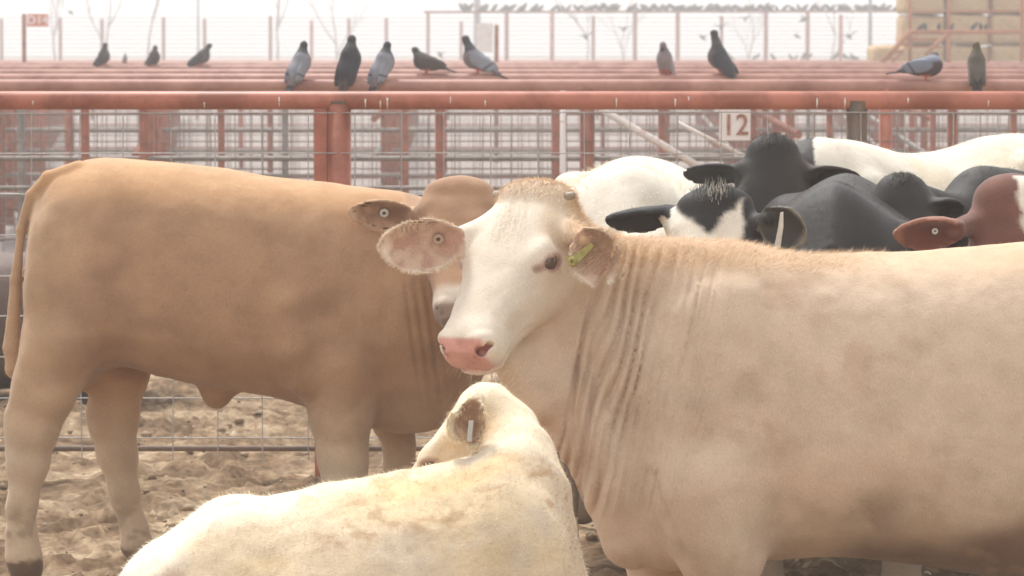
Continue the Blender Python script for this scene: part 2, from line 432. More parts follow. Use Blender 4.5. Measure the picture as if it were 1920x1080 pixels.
# ---- the cream steer in front, body running out of the picture on the right, head turned to the camera
D_A = 9.65; S_A = D_A/F
def pxA(p): return 960+p[:, 0]/p[:, 1]*F
def pyz(p): return 100+(CAMZ-p[:, 2])/p[:, 1]*F      # close enough to the photograph's rows
def cream_steer():
    D = D_A
    X = lambda px: (px-960)*S_A
    Z = lambda py: CAMZ-(py-100)*S_A
    T = [(1172, 620, 965, .10), (1218, 500, 1050, .16), (1290, 468, 1075, .20), (1370, 462, 1060, .235), (1460, 470, 1050, .265), (1560, 476, 1045, .29), (1700, 471, 1058, .325),
         (1920, 455, 1085, .345), (2080, 445, 1075, .335), (2220, 452, 1010, .30), (2310, 490, 930, .22), (2370, 560, 820, .12), (2390, 640, 740, .05)]
    xs = [X(t[0]) for t in T]; top = [Z(t[1]) for t in T]; bot = [Z(t[2]) for t in T]; hw = [t[3] for t in T]
    fr = Frame(P(994, 353, D-.04), (-.375, -.515, -.735), (.795, -.605, .0), 1.08)
    W = lambda px, py, dy: np.array([X(px), D+dy, Z(py)])
    earR = Ear(P(868, 448, 9.58), (-.97, -.10, -.07), (.10, -.93, -.25), L=.222, Wd=.078, cup=.62, bend=.02)
    earL = Ear(P(1084, 440, 9.43), (.70, -.35, -.62), (-.50, -.86, -.05), L=.166, Wd=.077, cup=.85, bend=.012)
    def f(p):
        d = loft(p-np.array([0, D, 0]), 0, xs, top, bot, hw, egg=.10, pw=2.3)
        neck = smin(smin(cone(p, W(1085, 490, .0), W(1360, 560, 0), .085, .125), cone(p, W(1075, 590, .03), W(1300, 740, 0), .105, .19), .09),
                    cone(p, W(1015, 640, -.0), W(1180, 880, 0), .080, .14), .09)
        d = smin(d, neck, .08)
        d = smin(d, cone(p, W(995, 675, -.05), W(1090, 800, -.03), .070, .085), .05)
        d = smin(d, cone(p, W(972, 668, -.10), W(1030, 735, -.07), .045, .070), .04)
        d = smin(d, cone(p, W(955, 672, -.13), W(1000, 745, -.09), .040, .055), .03)
        d = smin(d, cone(p, W(1100, 740, -.02), W(1188, 1010, 0), .055, .085), .06)               # dewlap / brisket front
        sh = ell(p, W(1340, 760, -.14), (.17, .085, .29)); d = smin(d, sh, .09)
        d = smin(d, ell(p, W(1340, 760, .165), (.15, .085, .27)), .06)
        for s, dx in ((-1, 0), (1, -105)):
            d = smin(d, chain(p, [W(1320+dx, 900, s*.165), W(1345+dx, 1010, s*.16), W(1352+dx, 1110, s*.155), W(1348+dx, 1150, s*.155), W(1345+dx, 1230, s*.155), W(1340+dx, 1265, s*.155), W(1325+dx, 1284, s*.155)],
                                 [.135, .118, .082, .062, .038, .044, .050], .02), .045)
            d = smin(d, chain(p, [W(2230, 720, s*.20), W(2200, 880, s*.2), W(2260, 1010, s*.19), W(2300, 1075, s*.19), W(2285, 1220, s*.19), W(2270, 1284, s*.19)],
                                 [.20, .15, .085, .058, .038, .048], .03), .05)
        d = smin(d, ell(p, W(1395, 905, -.2), (.05, .04, .14)), .05)
        # groove behind the shoulder blade
        gr = chain(p, [W(1365, 600, -.27), W(1395, 740, -.285), W(1435, 850, -.295), W(1450, 940, -.285), W(1435, 1020, -.25)], [.012, .02, .032, .036, .03], .02)
        d = smax(d, -gr, .05)
        gr = chain(p, [W(1215, 880, -.20), W(1232, 960, -.22), W(1255, 1030, -.24), W(1262, 1100, -.22)], [.008, .02, .03, .03], .02)
        d = smax(d, -gr, .03)
        # lower belly steps in under the rib
        q = fr.q(p); h = head_sdf(q)*fr.s
        d = smin(d, h, .022+.045*sst(-q[:, 0], -.12, -.0))
        d = smin(d, cone(p, fr.w(.07, -.085, -.05), earR.at(.03, 0, -.012), .034, .020), .03)
        d = smin(d, cone(p, fr.w(.07, .085, -.06), earL.at(.02, 0, -.012), .034, .024), .03)
        d = smin(d, smin(earR.sdf(p), earL.sdf(p), .01), .012)
        # skin folds down the side of the neck
        u = pxA(p); v = pyz(p)
        s_ = u+(v-430)*.26+4*np.sin(u/19)+9*vnoise(np.stack([u/60, v/160, 0*u], 1), 1., 3)+5*vnoise(np.stack([u/30, v/90, 0*u], 1), 1., 4)
        ph = s_/23.5
        fr_ = np.abs(ph-np.round(ph))*23.5; fold = .80*np.exp(-(fr_/4.6)**2)+.38*np.cos(math.pi*ph)**2
        amp = sst(s_, 1128-.0*v, 1160)*(1-.72*sst(s_, 1245, 1300))*(1-sst(s_, 1330, 1400))*sst(v, 425, 500)*(1-sst(v, 860, 1000))
        amp = amp*(.6+.6*vnoise(np.stack([np.floor(ph), v/200, 0*u], 1), 1., 9))
        near = (p[:, 1] < D+.02)
        d = d+near*amp*fold*.0165
        s2 = (u+(v-430)*.22+6*vnoise(np.stack([u/50, v/120, 0*u], 1), 1., 7))/10.5; f2 = np.cos(math.pi*s2)**2
        d = d+near*f2*.0045*sst(s_, 1215, 1260)*(1-sst(s_, 1380, 1470))*sst(v, 450, 560)*(1-sst(v, 900, 1010))*np.clip(.5+.9*vnoise(np.stack([s2/2, v/110, 0*u], 1), 1., 8), 0, 1.3)
        cv = np.abs((u+(v-650)*.12)/34); cv = np.exp(-(np.abs(cv-np.round(cv))*34/6)**2)+.3*np.cos(math.pi*cv)**2; d = d+near*cv*.010*sst(u, 1055, 1075)*(1-sst(u, 1120, 1150))*sst(v, 640, 720)*(1-sst(v, 930, 1000))
        und = .007*fbm(p, .16, 11, 3)+.0018*fbm(p, .05, 14, 2)
        return d+und*(1-.8*sst(-np.abs(h), -.1, -.0))
    lo = (X(795)-.15, D-.62, -.02); lo = (P(690, 0, D)[0], D-.55, -.02); hi = (X(2400)+.03, D+.45, 1.36)
    V, Q, N = mesh_sdf(f, lo, hi, .0058)
    q = fr.q(V); u = pxA(V); v = pyz(V)
    body = lin(214, 190, 165); c = np.tile(body, (len(V), 1))
    c = mix(c, np.tile(lin(202, 175, 151), (len(V), 1)), .55*sst(fbm(V, .22, 2), -.05, .45))
    c = mix(c, np.tile(lin(216, 188, 160), (len(V), 1)), .7*sst(fbm(V*[1, 1, 1.4], .30, 21), .05, .5))
    c = mix(c, np.tile(lin(212, 172, 130), (len(V), 1)), .6*sst(V[:, 2]-(CAMZ-(540-100)*S_A), .0, .12)*(u > 1080))      # redder along the back
    c = mix(c, np.tile(lin(196, 177, 160), (len(V), 1)), .5*sst(fbm(V*[.6, 1, 1.6], .2, 31), .1, .4)*sst(-np.abs(V[:, 2]-.72), -.2, 0))  # dusty grey wash on flank
    # dried muck low on the belly
    mk = sst(-(V[:, 2]-(.43+.07*fbm(V, .22, 41, 4)+.05*sst(u, 1750, 1960))), -.05, .09)*sst(u, 1530, 1640)
    c = mix(c, np.tile(lin(122, 90, 68), (len(V), 1)), .85*mk)
    c = mix(c, np.tile(lin(118, 84, 62), (len(V), 1)), .5*sst(-np.hypot(u-1640, (v-965)*1.4), -95, -10)*sst(fbm(V, .1, 43), -.4, .3))
    c = mix(c, np.tile(lin(190, 158, 130), (len(V), 1)), .4*sst(fbm(V, .10, 61, 4), .15, .45)*(u > 1150))
    c = mix(c, np.tile(lin(214, 194, 174), (len(V), 1)), .5*sst(-np.abs(u-1190), -120, -20)*sst(v, 500, 560)*(u > 1080))
    hm = sst(-q[:, 0], -.60, -.52)*sst(-(q[:, 2]), -.2, -.1)
    inhead = sst(-np.abs(q[:, 1]), -.142, -.124)*sst(q[:, 0], -.08, -.05)*sst(q[:, 2], -.27, -.22)*sst(-u, -1115, -1075)
    face = lin(226, 212, 194); fc = np.tile(face, (len(V), 1))
    fc = mix(fc, np.tile(lin(214, 190, 160), (len(V), 1)), .8*sst(-q[:, 2], .07, .19))
    fc = mix(fc, np.tile(lin(214, 188, 158), (len(V), 1)), .55*sst(-q[:, 0]+.03*fbm(V, .04, 6), -.06, .02))
    fc = mix(fc, np.tile(lin(205, 175, 138), (len(V), 1)), .55*sst(q[:, 1]-.3*q[:, 0], .02, .07)*sst(-np.abs(q[:, 0]-.09), -.07, -.02))
    blend = inhead*sst(q[:, 0]+.25*(q[:, 2]), -.02, .06)*(1-sst(-q[:, 2], .16, .25))
    c = mix(c, fc, blend)
    pink = lin(212, 153, 141)
    nz = sst(q[:, 0]-.35*np.maximum(0, q[:, 2]+.05), .452, .460)*(np.abs(q[:, 1]) < .1)*sst(q[:, 2], -.112, -.100)*sst(-q[:, 2], .004, .010)*sst(-np.abs(q[:, 1]), -.070, -.058)
    pk = mix(np.tile(pink, (len(V), 1)), np.tile(lin(196, 134, 122), (len(V), 1)), sst(fbm(V, .03, 51), -.2, .4))
    c = mix(c, np.zeros_like(c), nz*(q[:, 0] > .4)*.9)+pk*(nz*(q[:, 0] > .4)*.9)[:, None]
    c = mix(c, np.tile(pink, (len(V), 1)), 0*nz*(q[:, 0] > .4)*.9)
    m = q.copy(); m[:, 1] = np.abs(m[:, 1])
    c = mix(c, np.tile(lin(158, 102, 92), (len(V), 1)), (m[:, 0] > .43)*sst(-chain(m, [(.489, .036, -.042), (.482, .052, -.036), (.464, .066, -.050)], [.0095, .011, .006], .006), -.004, .0))
    ed = ell(m, EYE+np.array([.0, .012, 0]), (.030, .03, .018), EM); c = mix(c, np.tile(lin(178, 138, 126), (len(V), 1)), .85*sst(-ed, -.010, .0)*(m[:, 1] > .06))
    ed = cone(m, EYE+EM@np.array([.02, .0, -.002]), EYE+EM@np.array([.045, -.008, -.008]), .010, .005); c = mix(c, np.tile(lin(150, 108, 98), (len(V), 1)), .8*sst(-ed, -.010, .0)*(m[:, 1] > .06))
    for e in (earR, earL): c = ear_col(c, V, N, e, lin(208, 180, 158), lin(250, 238, 222), lin(184, 146, 128))
    hoof = sst(-V[:, 2]+.012*fbm(V, .03, 3), -.062, -.05); c = mix(c, np.tile(lin(110, 90, 74), (len(V), 1)), hoof)
    root = empty('steer', (X(1780), D, 0), 'large cream steer with pink nose and yellow ear tag, head turned to the camera', 'steer')
    mesh_obj('body', V, Q, M_COAT, root, col=c)
    eyes(fr, root)
    # fuzz
    dst = np.ones(len(V))*(v > 0); facem = inhead*(q[:, 0] > .02)
    crest = sst(V[:, 2]-(CAMZ-(500-100)*S_A), -.02, .03)*(u > 1060)*sst(-u, -1700, -1500)
    hair_cards('coat_hair', root, V, Q, N, c, 60000, .010, .0011, mask=1-.85*facem-nz*.1-.6*(u > 1500), comb=(1, 0, -.55), lift=.22, bright=1.03, seed=3)
    hair_cards('neck_hair', root, V, Q, N, np.tile(lin(222, 194, 162), (len(V), 1)), 16000, .020, .0013, mask=crest+.0, comb=(.6, 0, .3), lift=.8, seed=4, camside=False)
    em = np.zeros(len(V))
    for e in (earR, earL):
        eq, ex, ey = e.loc(V); ins = (ex > 0.1) & (ex < 1.06) & (np.abs(ey) < 1.2) & (np.abs(eq[:, 2]) < .09)
        em = np.maximum(em, ins*(.04+1.*sst(np.maximum(np.abs(ey), ex), .85, .98)))
    hair_cards('ear_hair', root, V, Q, N, np.tile(lin(235, 218, 196), (len(V), 1)), 7000, .009, .0008, mask=em, comb=lambda p: p-np.array(earR.at(.1)) if False else np.tile([0, -.2, .0], (len(p), 1)), lift=.7, seed=5, camside=False)
    pm = inhead*sst(-q[:, 0], -.05, .0)*(q[:, 0] > -.06)*(q[:, 2] > -.08)
    hair_cards('poll_hair', root, V, Q, N, np.tile(lin(230, 208, 180), (len(V), 1)), 3500, .014, .0014, mask=pm, comb=lambda p: np.tile(fr.M[:, 0], (len(p), 1)), lift=.6, seed=6, camside=False)
    fm = inhead*sst(-np.abs(q[:, 1]), -.06, -.02)*(q[:, 0] > .01)*(1-sst(q[:, 0], .12, .2))*(q[:, 2] > -.05)
    hair_cards('forehead_hair', root, V, Q, N, np.tile(lin(240, 230, 214), (len(V), 1)), 1500, .012, .0010, mask=fm, comb=lambda p: np.tile(fr.M[:, 0], (len(p), 1)), lift=.4, seed=7, camside=False)
    lm = (np.linalg.norm((m-EYE)*[1, .6, 1], axis=1) < .034)*(np.linalg.norm((m-EYE)*[1, .6, 1], axis=1) > .018)*((m-EYE)@EM[:, 2] > .004)
    for sg in (1, -1): hair_cards('eyelashes', root, V, Q, N, np.tile(lin(206, 178, 156), (len(V), 1)), 80, .016, .0010, mask=lm*(q[:, 1]*sg > 0)*1., comb=lambda p: np.tile(-fr.M@EM[:, 2], (len(p), 1)), lift=1.1, jit=.25, seed=9, camside=False)
    # muzzle whiskers
    wm = (q[:, 0] > .40)*(q[:, 0] < .5)*(q[:, 2] < -.085)*inhead
    hair_cards('whiskers', root, V, Q, N, np.tile(lin(230, 215, 200), (len(V), 1)), 90, .040, .0010, mask=wm.astype(float), comb=(-.5, -.5, -.5), lift=1.2, jit=.3, seed=8, camside=False)
    # horn buds
    for s in (1, -1):
        a = fr.w(.008, s*.092, -.025); b = fr.w(.002, s*.118, -.020)
        m = MB().tube([a, a*.5+b*.5, b, b+(b-a)*.12], [.016, .012, .008, .004], 12).build('horn_bud', M_HORN, root, smooth=True)
    e = earL
    slab_tag('ear_tag', [(e.at(.034, -.060, .030)+np.array([0, -.012, 0]), e.u*.016), (e.at(.040, -.030, .012)+np.array([0, -.016, 0]), e.u*.011), (e.at(.05, .012, .01)+np.array([0, -.016, .0]), e.u*.005)], M_TAGY, root)
    ring_tag('ear_button', e.at(.038, -.052, .030)+np.array([0, -.018, 0]), e.n, .012, M_TAGY, root)
    ring_tag('ear_button', earR.at(.062, .0, -.03)+np.array([0, -.022, 0])+earR.n*.012, earR.n, .014, M_TAGP, root, .004)
    return root
cream_steer()

# ---- the brown steer behind it, side on, facing right, its head half hidden
def leg_chain(p, W, pts, rs, k=.02): return chain(p, [W(*q) for q in pts], rs, k)
def brown_steer():
    D = 11.8; S = D/F
    X = lambda px: (px-960)*S
    Z = lambda py: CAMZ-(py-100)*S
    W = lambda px, py, dy: np.array([X(px), D+dy, Z(py)])
    T = [(50, 470, 600, .05), (60, 395, 660, .13), (88, 338, 715, .19), (140, 309, 735, .23), (215, 297, 690, .265), (300, 301, 705, .29), (400, 315, 728, .30), (500, 328, 742, .295), (600, 340, 770, .27),
         (690, 350, 800, .22), (760, 362, 812, .18), (830, 395, 800, .14), (880, 440, 760, .09), (910, 500, 700, .04)]
    xs = [X(t[0]) for t in T]; top = [Z(t[1]) for t in T]; bot = [Z(t[2]) for t in T]; hw = [t[3] for t in T]
    fr = Frame(P(862, 345, D-.28), (.03, -.62, -.80), (.995, .06, -.02), 1.0)
    earR = Ear(P(790, 408, D-.22), (-.97, -.02, .07), (.02, -.93, -.3), L=.232, Wd=.058, cup=.55)
    earL = Ear(P(934, 408, D-.22), (.97, .02, .0), (.02, -.93, -.3), L=.232, Wd=.058, cup=.55)
    def f(p):
        d = loft(p-np.array([0, D, 0]), 0, xs, top, bot, hw, egg=.08, pw=2.3)
        d = smin(d, cone(p, W(740, 480, -.02), W(850, 440, -.14), .16, .11), .08)
        d = smin(d, cone(p, W(740, 610, -.03), W(845, 480, -.16), .14, .10), .08)
        d = smin(d, ell(p, W(405, 728, 0), (.055, .045, .068)), .045)
        d = smin(d, ell(p, W(640, 600, -.15), (.13, .075, .24)), .08)
        d = smin(d, ell(p, W(640, 600, .15), (.13, .075, .24)), .08)
        th = ell(p, W(122, 560, -.13), (.118, .105, .29)); d = smin(d, th, .07)
        d = smin(d, ell(p, W(140, 560, .13), (.13, .105, .30)), .07)
        # hind legs
        d = smin(d, leg_chain(p, W, [(122, 640, -.15), (90, 730, -.155), (70, 795, -.155), (60, 860, -.155), (48, 940, -.155), (46, 1000, -.15), (50, 1035, -.155), (55, 1058, -.16)], [.12, .100, .082, .066, .047, .046, .052, .053], .03), .04)
        d = smin(d, cone(p, W(40, 770, -.155), W(38, 830, -.155), .035, .03), .03)
        d = smin(d, leg_chain(p, W, [(185, 610, .13), (213, 700, .14), (200, 790, .14), (206, 860, .14), (221, 940, .14), (238, 1005, .14), (245, 1035, .13), (258, 1052, .12)], [.13, .096, .078, .060, .045, .043, .048, .050], .03), .04)
        d = smin(d, cone(p, W(172, 780, .14), W(178, 820, .14), .035, .03), .03)
        # front legs
        d = smin(d, leg_chain(p, W, [(640, 680, -.16), (642, 770, -.16), (646, 850, -.155), (650, 900, -.155), (652, 960, -.155), (652, 1030, -.155), (660, 1052, -.155)], [.12, .094, .074, .064, .042, .048, .052], .03), .04)
        d = smin(d, leg_chain(p, W, [(720, 720, .13), (735, 790, .14), (745, 850, .14), (745, 890, .14), (742, 960, .14), (742, 1030, .14), (750, 1048, .14)], [.10, .07, .045, .045, .036, .042, .048], .03), .04)
        # tail
        d = smin(d, leg_chain(p, W, [(150, 318, -.05), (95, 332, -.06), (64, 365, -.06), (43, 430, -.06), (34, 520, -.07), (28, 600, -.07), (25, 650, -.07), (30, 690, -.07), (40, 715, -.07)], [.03, .024, .021, .018, .016, .017, .026, .028, .012], .01), .012)
        # flank fold and elbow groove
        gr = leg_chain(p, W, [(178, 668, -.30), (205, 636, -.30), (252, 618, -.31), (300, 640, -.30)], [.008, .014, .014, .008], .01); d = smax(d, -gr, .045)
        gr = leg_chain(p, W, [(570, 610, -.33), (562, 680, -.31), (585, 740, -.28)], [.02, .03, .02], .01); d = smax(d, -gr, .05)
        d = smin(d, leg_chain(p, W, [(540, 560, -.26), (560, 640, -.25), (575, 700, -.22)], [.04, .05, .04]), .05)
        q = fr.q(p); h = head_sdf(q)*fr.s
        d = smin(d, h, .035+.03*sst(-q[:, 0], -.2, -.02))
        d = smin(d, smin(cone(p, fr.w(.06, -.09, -.05), earR.at(.03), .034, .024), cone(p, fr.w(.06, .09, -.05), earL.at(.03), .034, .024), .01), .03)
        d = smin(d, smin(earR.sdf(p), earL.sdf(p), .01), .012)
        u = pxA(p); v = pyz(p)
        s_ = u+(v-540)*-.14; fold = np.exp(-(np.abs(s_/19-np.round(s_/19))*19/4.5)**2)
        amp = sst(s_, 745, 765)*(1-sst(s_, 805, 820))*sst(v, 500, 560)*(1-sst(v, 660, 790))*(p[:, 1] < D)
        return d+amp*fold*.008+.009*fbm(p, .2, 12, 3)+.0022*fbm(p, .06, 19, 2)
    V, Q, N = mesh_sdf(f, (X(20)-.03, D-.78, -.02), (X(1085), D+.45, 1.40), .0082)
    q = fr.q(V); u = pxA(V); v = pyz(V); n = len(V)
    c = np.tile(lin(176, 139, 108), (n, 1))
    c = mix(c, np.tile(lin(194, 156, 122), (n, 1)), .8*sst(fbm(V, .25, 2), -.1, .5))
    c = mix(c, np.tile(lin(152, 117, 92), (n, 1)), .7*sst(fbm(V*[.8, 1, 1.3], .2, 5), -.05, .45))
    c = mix(c, np.tile(lin(206, 160, 114), (n, 1)), .7*sst(Z(325+.06*(u-220))+.0-V[:, 2], .13, .0)*(u < 760))  # lighter strip along the back: the top highlight painted in
    c = mix(c, np.tile(lin(188, 156, 124), (n, 1)), .6*sst(-u, -210, -60)*sst(v, 330, 420))
    c = mix(c, np.tile(lin(206, 184, 158), (n, 1)), .9*sst(v, 690, 900)*((u < 320) | (u > 560))*sst(-v, -1500, -900))
    c = mix(c, np.tile(lin(206, 188, 164), (n, 1)), .8*sst(v, 850, 900)*(u > 560))
    inh = sst(-np.abs(q[:, 1]), -.16, -.12)*sst(q[:, 0], -.08, -.05)*sst(q[:, 2], -.28, -.22)
    c = mix(c, np.tile(lin(170, 132, 104), (n, 1)), .7*inh)
    c = mix(c, np.tile(lin(196, 180, 162), (n, 1)), inh*sst(q[:, 0], .37, .42))
    m = q.copy(); m[:, 1] = np.abs(m[:, 1])
    nz = inh*sst(q[:, 0]-.35*np.maximum(0, q[:, 2]+.05), .452, .460)*sst(q[:, 2], -.112, -.100)
    c = mix(c, np.tile(lin(150, 128, 114), (n, 1)), nz*.8)
    c = mix(c, np.tile(lin(70, 52, 44), (n, 1)), (m[:, 0] > .43)*sst(-chain(m, [(.489, .036, -.042), (.482, .052, -.036), (.464, .066, -.050)], [.0095, .011, .006], .006), -.004, .0))
    for e in (earR, earL): c = ear_col(c, V, N, e, lin(178, 142, 114), lin(220, 188, 156), lin(152, 116, 94))
    c = mix(c, np.tile(lin(110, 88, 70), (n, 1)), sst(-V[:, 2]+.014*fbm(V, .03, 3), -.060, -.045)); c = mix(c, np.tile(lin(150, 128, 104), (n, 1)), .7*sst(fbm(V, .05, 7), .05, .3)*sst(-V[:, 2], -.3, -.1))
    root = empty('steer', (X(400), D, 0), 'brown steer standing side on behind the cream one, its head half hidden', 'steer')
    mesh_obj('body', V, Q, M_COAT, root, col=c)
    eyes(fr, root)
    hair_cards('coat_hair', root, V, Q, N, c, 45000, .010, .0012, mask=1-.7*inh, comb=(-1, 0, -.6), lift=.25, bright=1.03, seed=13)
    ring_tag('ear_button', earR.at(.115, .0, -.02)+np.array([0, -.030, 0]), earR.n, .014, M_TAGW, root, .004)
brown_steer()

# ---- the pale young steer lying down in front, head turned back over its far side
def lying_steer():
    D = 8.75; S = D/F
    X = lambda px: (px-960)*S
    Z = lambda py: CAMZ-(py-100)*S
    W = lambda px, py, dy: np.array([X(px), D+dy, Z(py)])
    T = [(235, 1190, 1330, .05), (262, 1095, 1400, .15), (300, 1038, 1412, .21), (350, 975, 1412, .26), (400, 941, 1412, .30), (450, 933, 1412, .31), (510, 934, 1412, .32), (600, 910, 1412, .33), (700, 893, 1410, .33),
         (800, 876, 1405, .32), (880, 856, 1400, .29), (945, 826, 1395, .25), (995, 828, 1390, .21), (1035, 872, 1385, .19), (1060, 935, 1382, .17), (1082, 1010, 1380, .15), (1108, 1100, 1370, .11), (1135, 1210, 1340, .06)]
    xs = [X(t[0]) for t in T]; top = [Z(t[1]) for t in T]; bot = [Z(t[2]) for t in T]; hw = [t[3] for t in T]
    fr = Frame(P(886, 744, D+.20), (-.60, .30, -.74), (-.30, -.95, -.12), .86)
    ear = Ear(P(884, 832, D+.02), (.02, -.10, 1.), (-.35, -.9, -.1), L=.115, Wd=.04, cup=.8)
    ear = Ear(P(890, 749, D+.010), (-.03, -.16, -.98), (-.40, -.88, .15), L=.122, Wd=.048, cup=1.0, bend=.0)
    earF = Ear(fr.w(.07, -.12, -.05), (.25, .9, -.35), (-.9, 0, .3), L=.17, Wd=.06, cup=.5)
    def f(p):
        d = loft(p-np.array([0, D, 0]), 0, xs, top, bot, hw, egg=.22, pw=2.2)
        d = smin(d, ell(p, W(330, 1180, -.10), (.16, .22, .22)), .08)                      # near haunch
        d = smin(d, ell(p, W(520, 1260, -.22), (.24, .12, .17)), .08)                      # folded thigh
        d = smin(d, ell(p, W(960, 1120, -.14), (.14, .12, .26)), .09)                      # shoulder
        d = smin(d, chain(p, [W(975, 930, .02), W(970, 870, .10), W(945, 825, .18), W(915, 795, .22)], [.12, .085, .075, .070], .03), .04)
        d = smin(d, chain(p, [W(980, 1010, .06), W(955, 900, .14), W(920, 845, .2)], [.13, .09, .075], .03), .04)
        for s in (-1, 1):
            d = smin(d, chain(p, [W(1010, 1230, s*.2), W(1130, 1340, s*.22), W(1010, 1390, s*.25), W(960, 1395, s*.25)], [.11, .055, .04, .045], .02), .03)
            d = smin(d, chain(p, [W(560, 1290, s*.28), W(640, 1360, s*.33), W(480, 1385, s*.36), W(600, 1392, s*.38), W(660, 1392, s*.38)], [.12, .07, .045, .04, .045], .02), .03)
        d = smin(d, chain(p, [W(262, 1130, 0), W(235, 1230, 0), W(232, 1340, -.02), W(240, 1392, -.05)], [.03, .022, .02, .03], .01), .015)
        q = fr.q(p); h = head_sdf(q)*fr.s
        d = smin(d, h, .03+.03*sst(-q[:, 0], -.2, -.02))
        d = smin(d, cone(p, fr.w(.065, .10, -.05), ear.at(.0, 0, -.014), .034, .018), .015)
        d = smin(d, smin(ear.sdf(p), earF.sdf(p), .01), .010)
        # folded skin above the shoulder, ribs and hip
        rib = np.sin(2*math.pi*(p[:, 0]*.95+.16*p[:, 2])/.062); rm = sst(p[:, 0], X(600), X(680))*sst(-p[:, 0], -X(900), -X(850))*(p[:, 1] < D)
        return d+.0028*rib*rm+.009*fbm(p, .16, 31, 3)+.0035*fbm(p, .05, 33, 2)
    V, Q, N = mesh_sdf(f, (X(205)-.04, D-.62, -.02), (X(1190)+.05, D+.85, .98), .0066)
    q = fr.q(V); u = pxA(V); v = pyz(V); n = len(V)
    c = np.tile(lin(226, 206, 176), (n, 1))
    c = mix(c, np.tile(lin(226, 202, 160), (n, 1)), .7*sst(fbm(V*[1, 1, 1.6], .22, 2, 4), -.05, .4)*sst(-V[:, 2], -1., -.3))
    c = mix(c, np.tile(lin(204, 188, 170), (n, 1)), .75*sst(fbm(V, .18, 8, 4), .0, .4))
    c = mix(c, np.tile(lin(238, 222, 194), (n, 1)), .8*sst(N[:, 2]*0+V[:, 2]-(.62+.10*sst(u, 560, 940)+.03*fbm(V, .1, 14)), -.04, .02))  # paler upper body: the light from above painted into the coat
    c = mix(c, np.tile(lin(190, 152, 112), (n, 1)), .7*sst(fbm(V*[1, 1, 2.2], .07, 17, 4), .22, .45)*sst(-np.abs(v-930-.1*(900-u)), -120, -20)*(u > 480))
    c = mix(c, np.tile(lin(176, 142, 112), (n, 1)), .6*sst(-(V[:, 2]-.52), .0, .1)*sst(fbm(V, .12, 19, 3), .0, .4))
    tl = np.interp(u, [t[0] for t in T], [t[1] for t in T])
    c = mix(c, np.tile(lin(232, 202, 152), (n, 1)), .7*sst(-np.abs(v-tl-40-16*fbm(V, .1, 71)), -34, -8)*sst(u, 620, 760)*sst(-u, -1000, -930))
    c = mix(c, np.tile(lin(184, 150, 118), (n, 1)), .6*sst(fbm(V*[1, 1, 1.8], .045, 73, 4), .08, .4)*sst(-np.abs(v-tl-90), -75, -20)*sst(u, 520, 640)*sst(-u, -1000, -860))
    c = mix(c, np.tile(lin(250, 240, 218), (n, 1)), .8*sst(-(v-tl), -70, -15)*sst(-u, -640, -480))  # near-white sunlit edge painted into the coat along the rump
    inh = sst(-np.abs(q[:, 1]), -.17, -.12)*sst(q[:, 0], -.08, -.02)*sst(q[:, 2], -.28, -.2)*(V[:, 1] > D-.05)
    c = mix(c, np.tile(lin(212, 186, 152), (n, 1)), .85*inh*sst(q[:, 1], -.02, .05)*sst(-q[:, 2], .0, .05))
    m = q.copy(); m[:, 1] = np.abs(m[:, 1])
    ed = ell(m, EYE+np.array([.0, .012, 0]), (.030, .03, .018), EM); c = mix(c, np.tile(lin(150, 118, 104), (n, 1)), .9*sst(-ed, -.012, .0)*(m[:, 1] > .06))
    c = mix(c, np.tile(lin(214, 160, 146), (n, 1)), inh*sst(q[:, 0], .455, .465))
    for e in (ear, earF): c = ear_col(c, V, N, e, lin(196, 166, 132), lin(252, 238, 208), lin(160, 124, 98))
    root = empty('young_steer', (X(680), D, 0), 'pale young steer lying down in front, looking back over its body', 'young steer')
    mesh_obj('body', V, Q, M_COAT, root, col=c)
    eyes(fr, root, sides=(1,)); eyes(fr, root, sides=(-1,))
    hair_cards('coat_hair', root, V, Q, N, c, 70000, .014, .0012, mask=1-.6*inh, comb=(-1, 0, -.4), lift=.35, jit=.4, bright=1.04, seed=23)
    em = np.zeros(n)
    eq, ex, ey = ear.loc(V); em = ((ex > .1) & (ex < 1.06) & (np.abs(ey) < 1.2) & (np.abs(eq[:, 2]) < .09))*(.004+sst(np.maximum(np.abs(ey), ex), .85, .98))
    hair_cards('ear_hair', root, V, Q, N, np.tile(lin(245, 228, 196), (n, 1)), 3500, .012, .0009, mask=em, comb=(0, -.3, -1), lift=.7, seed=25, camside=False)
    slab_tag('ear_tag', [(ear.at(.05, -.004, .006), ear.v*.006), (ear.at(.100, -.006, .010), ear.v*.006)], M_TAGW, root)
lying_steer()

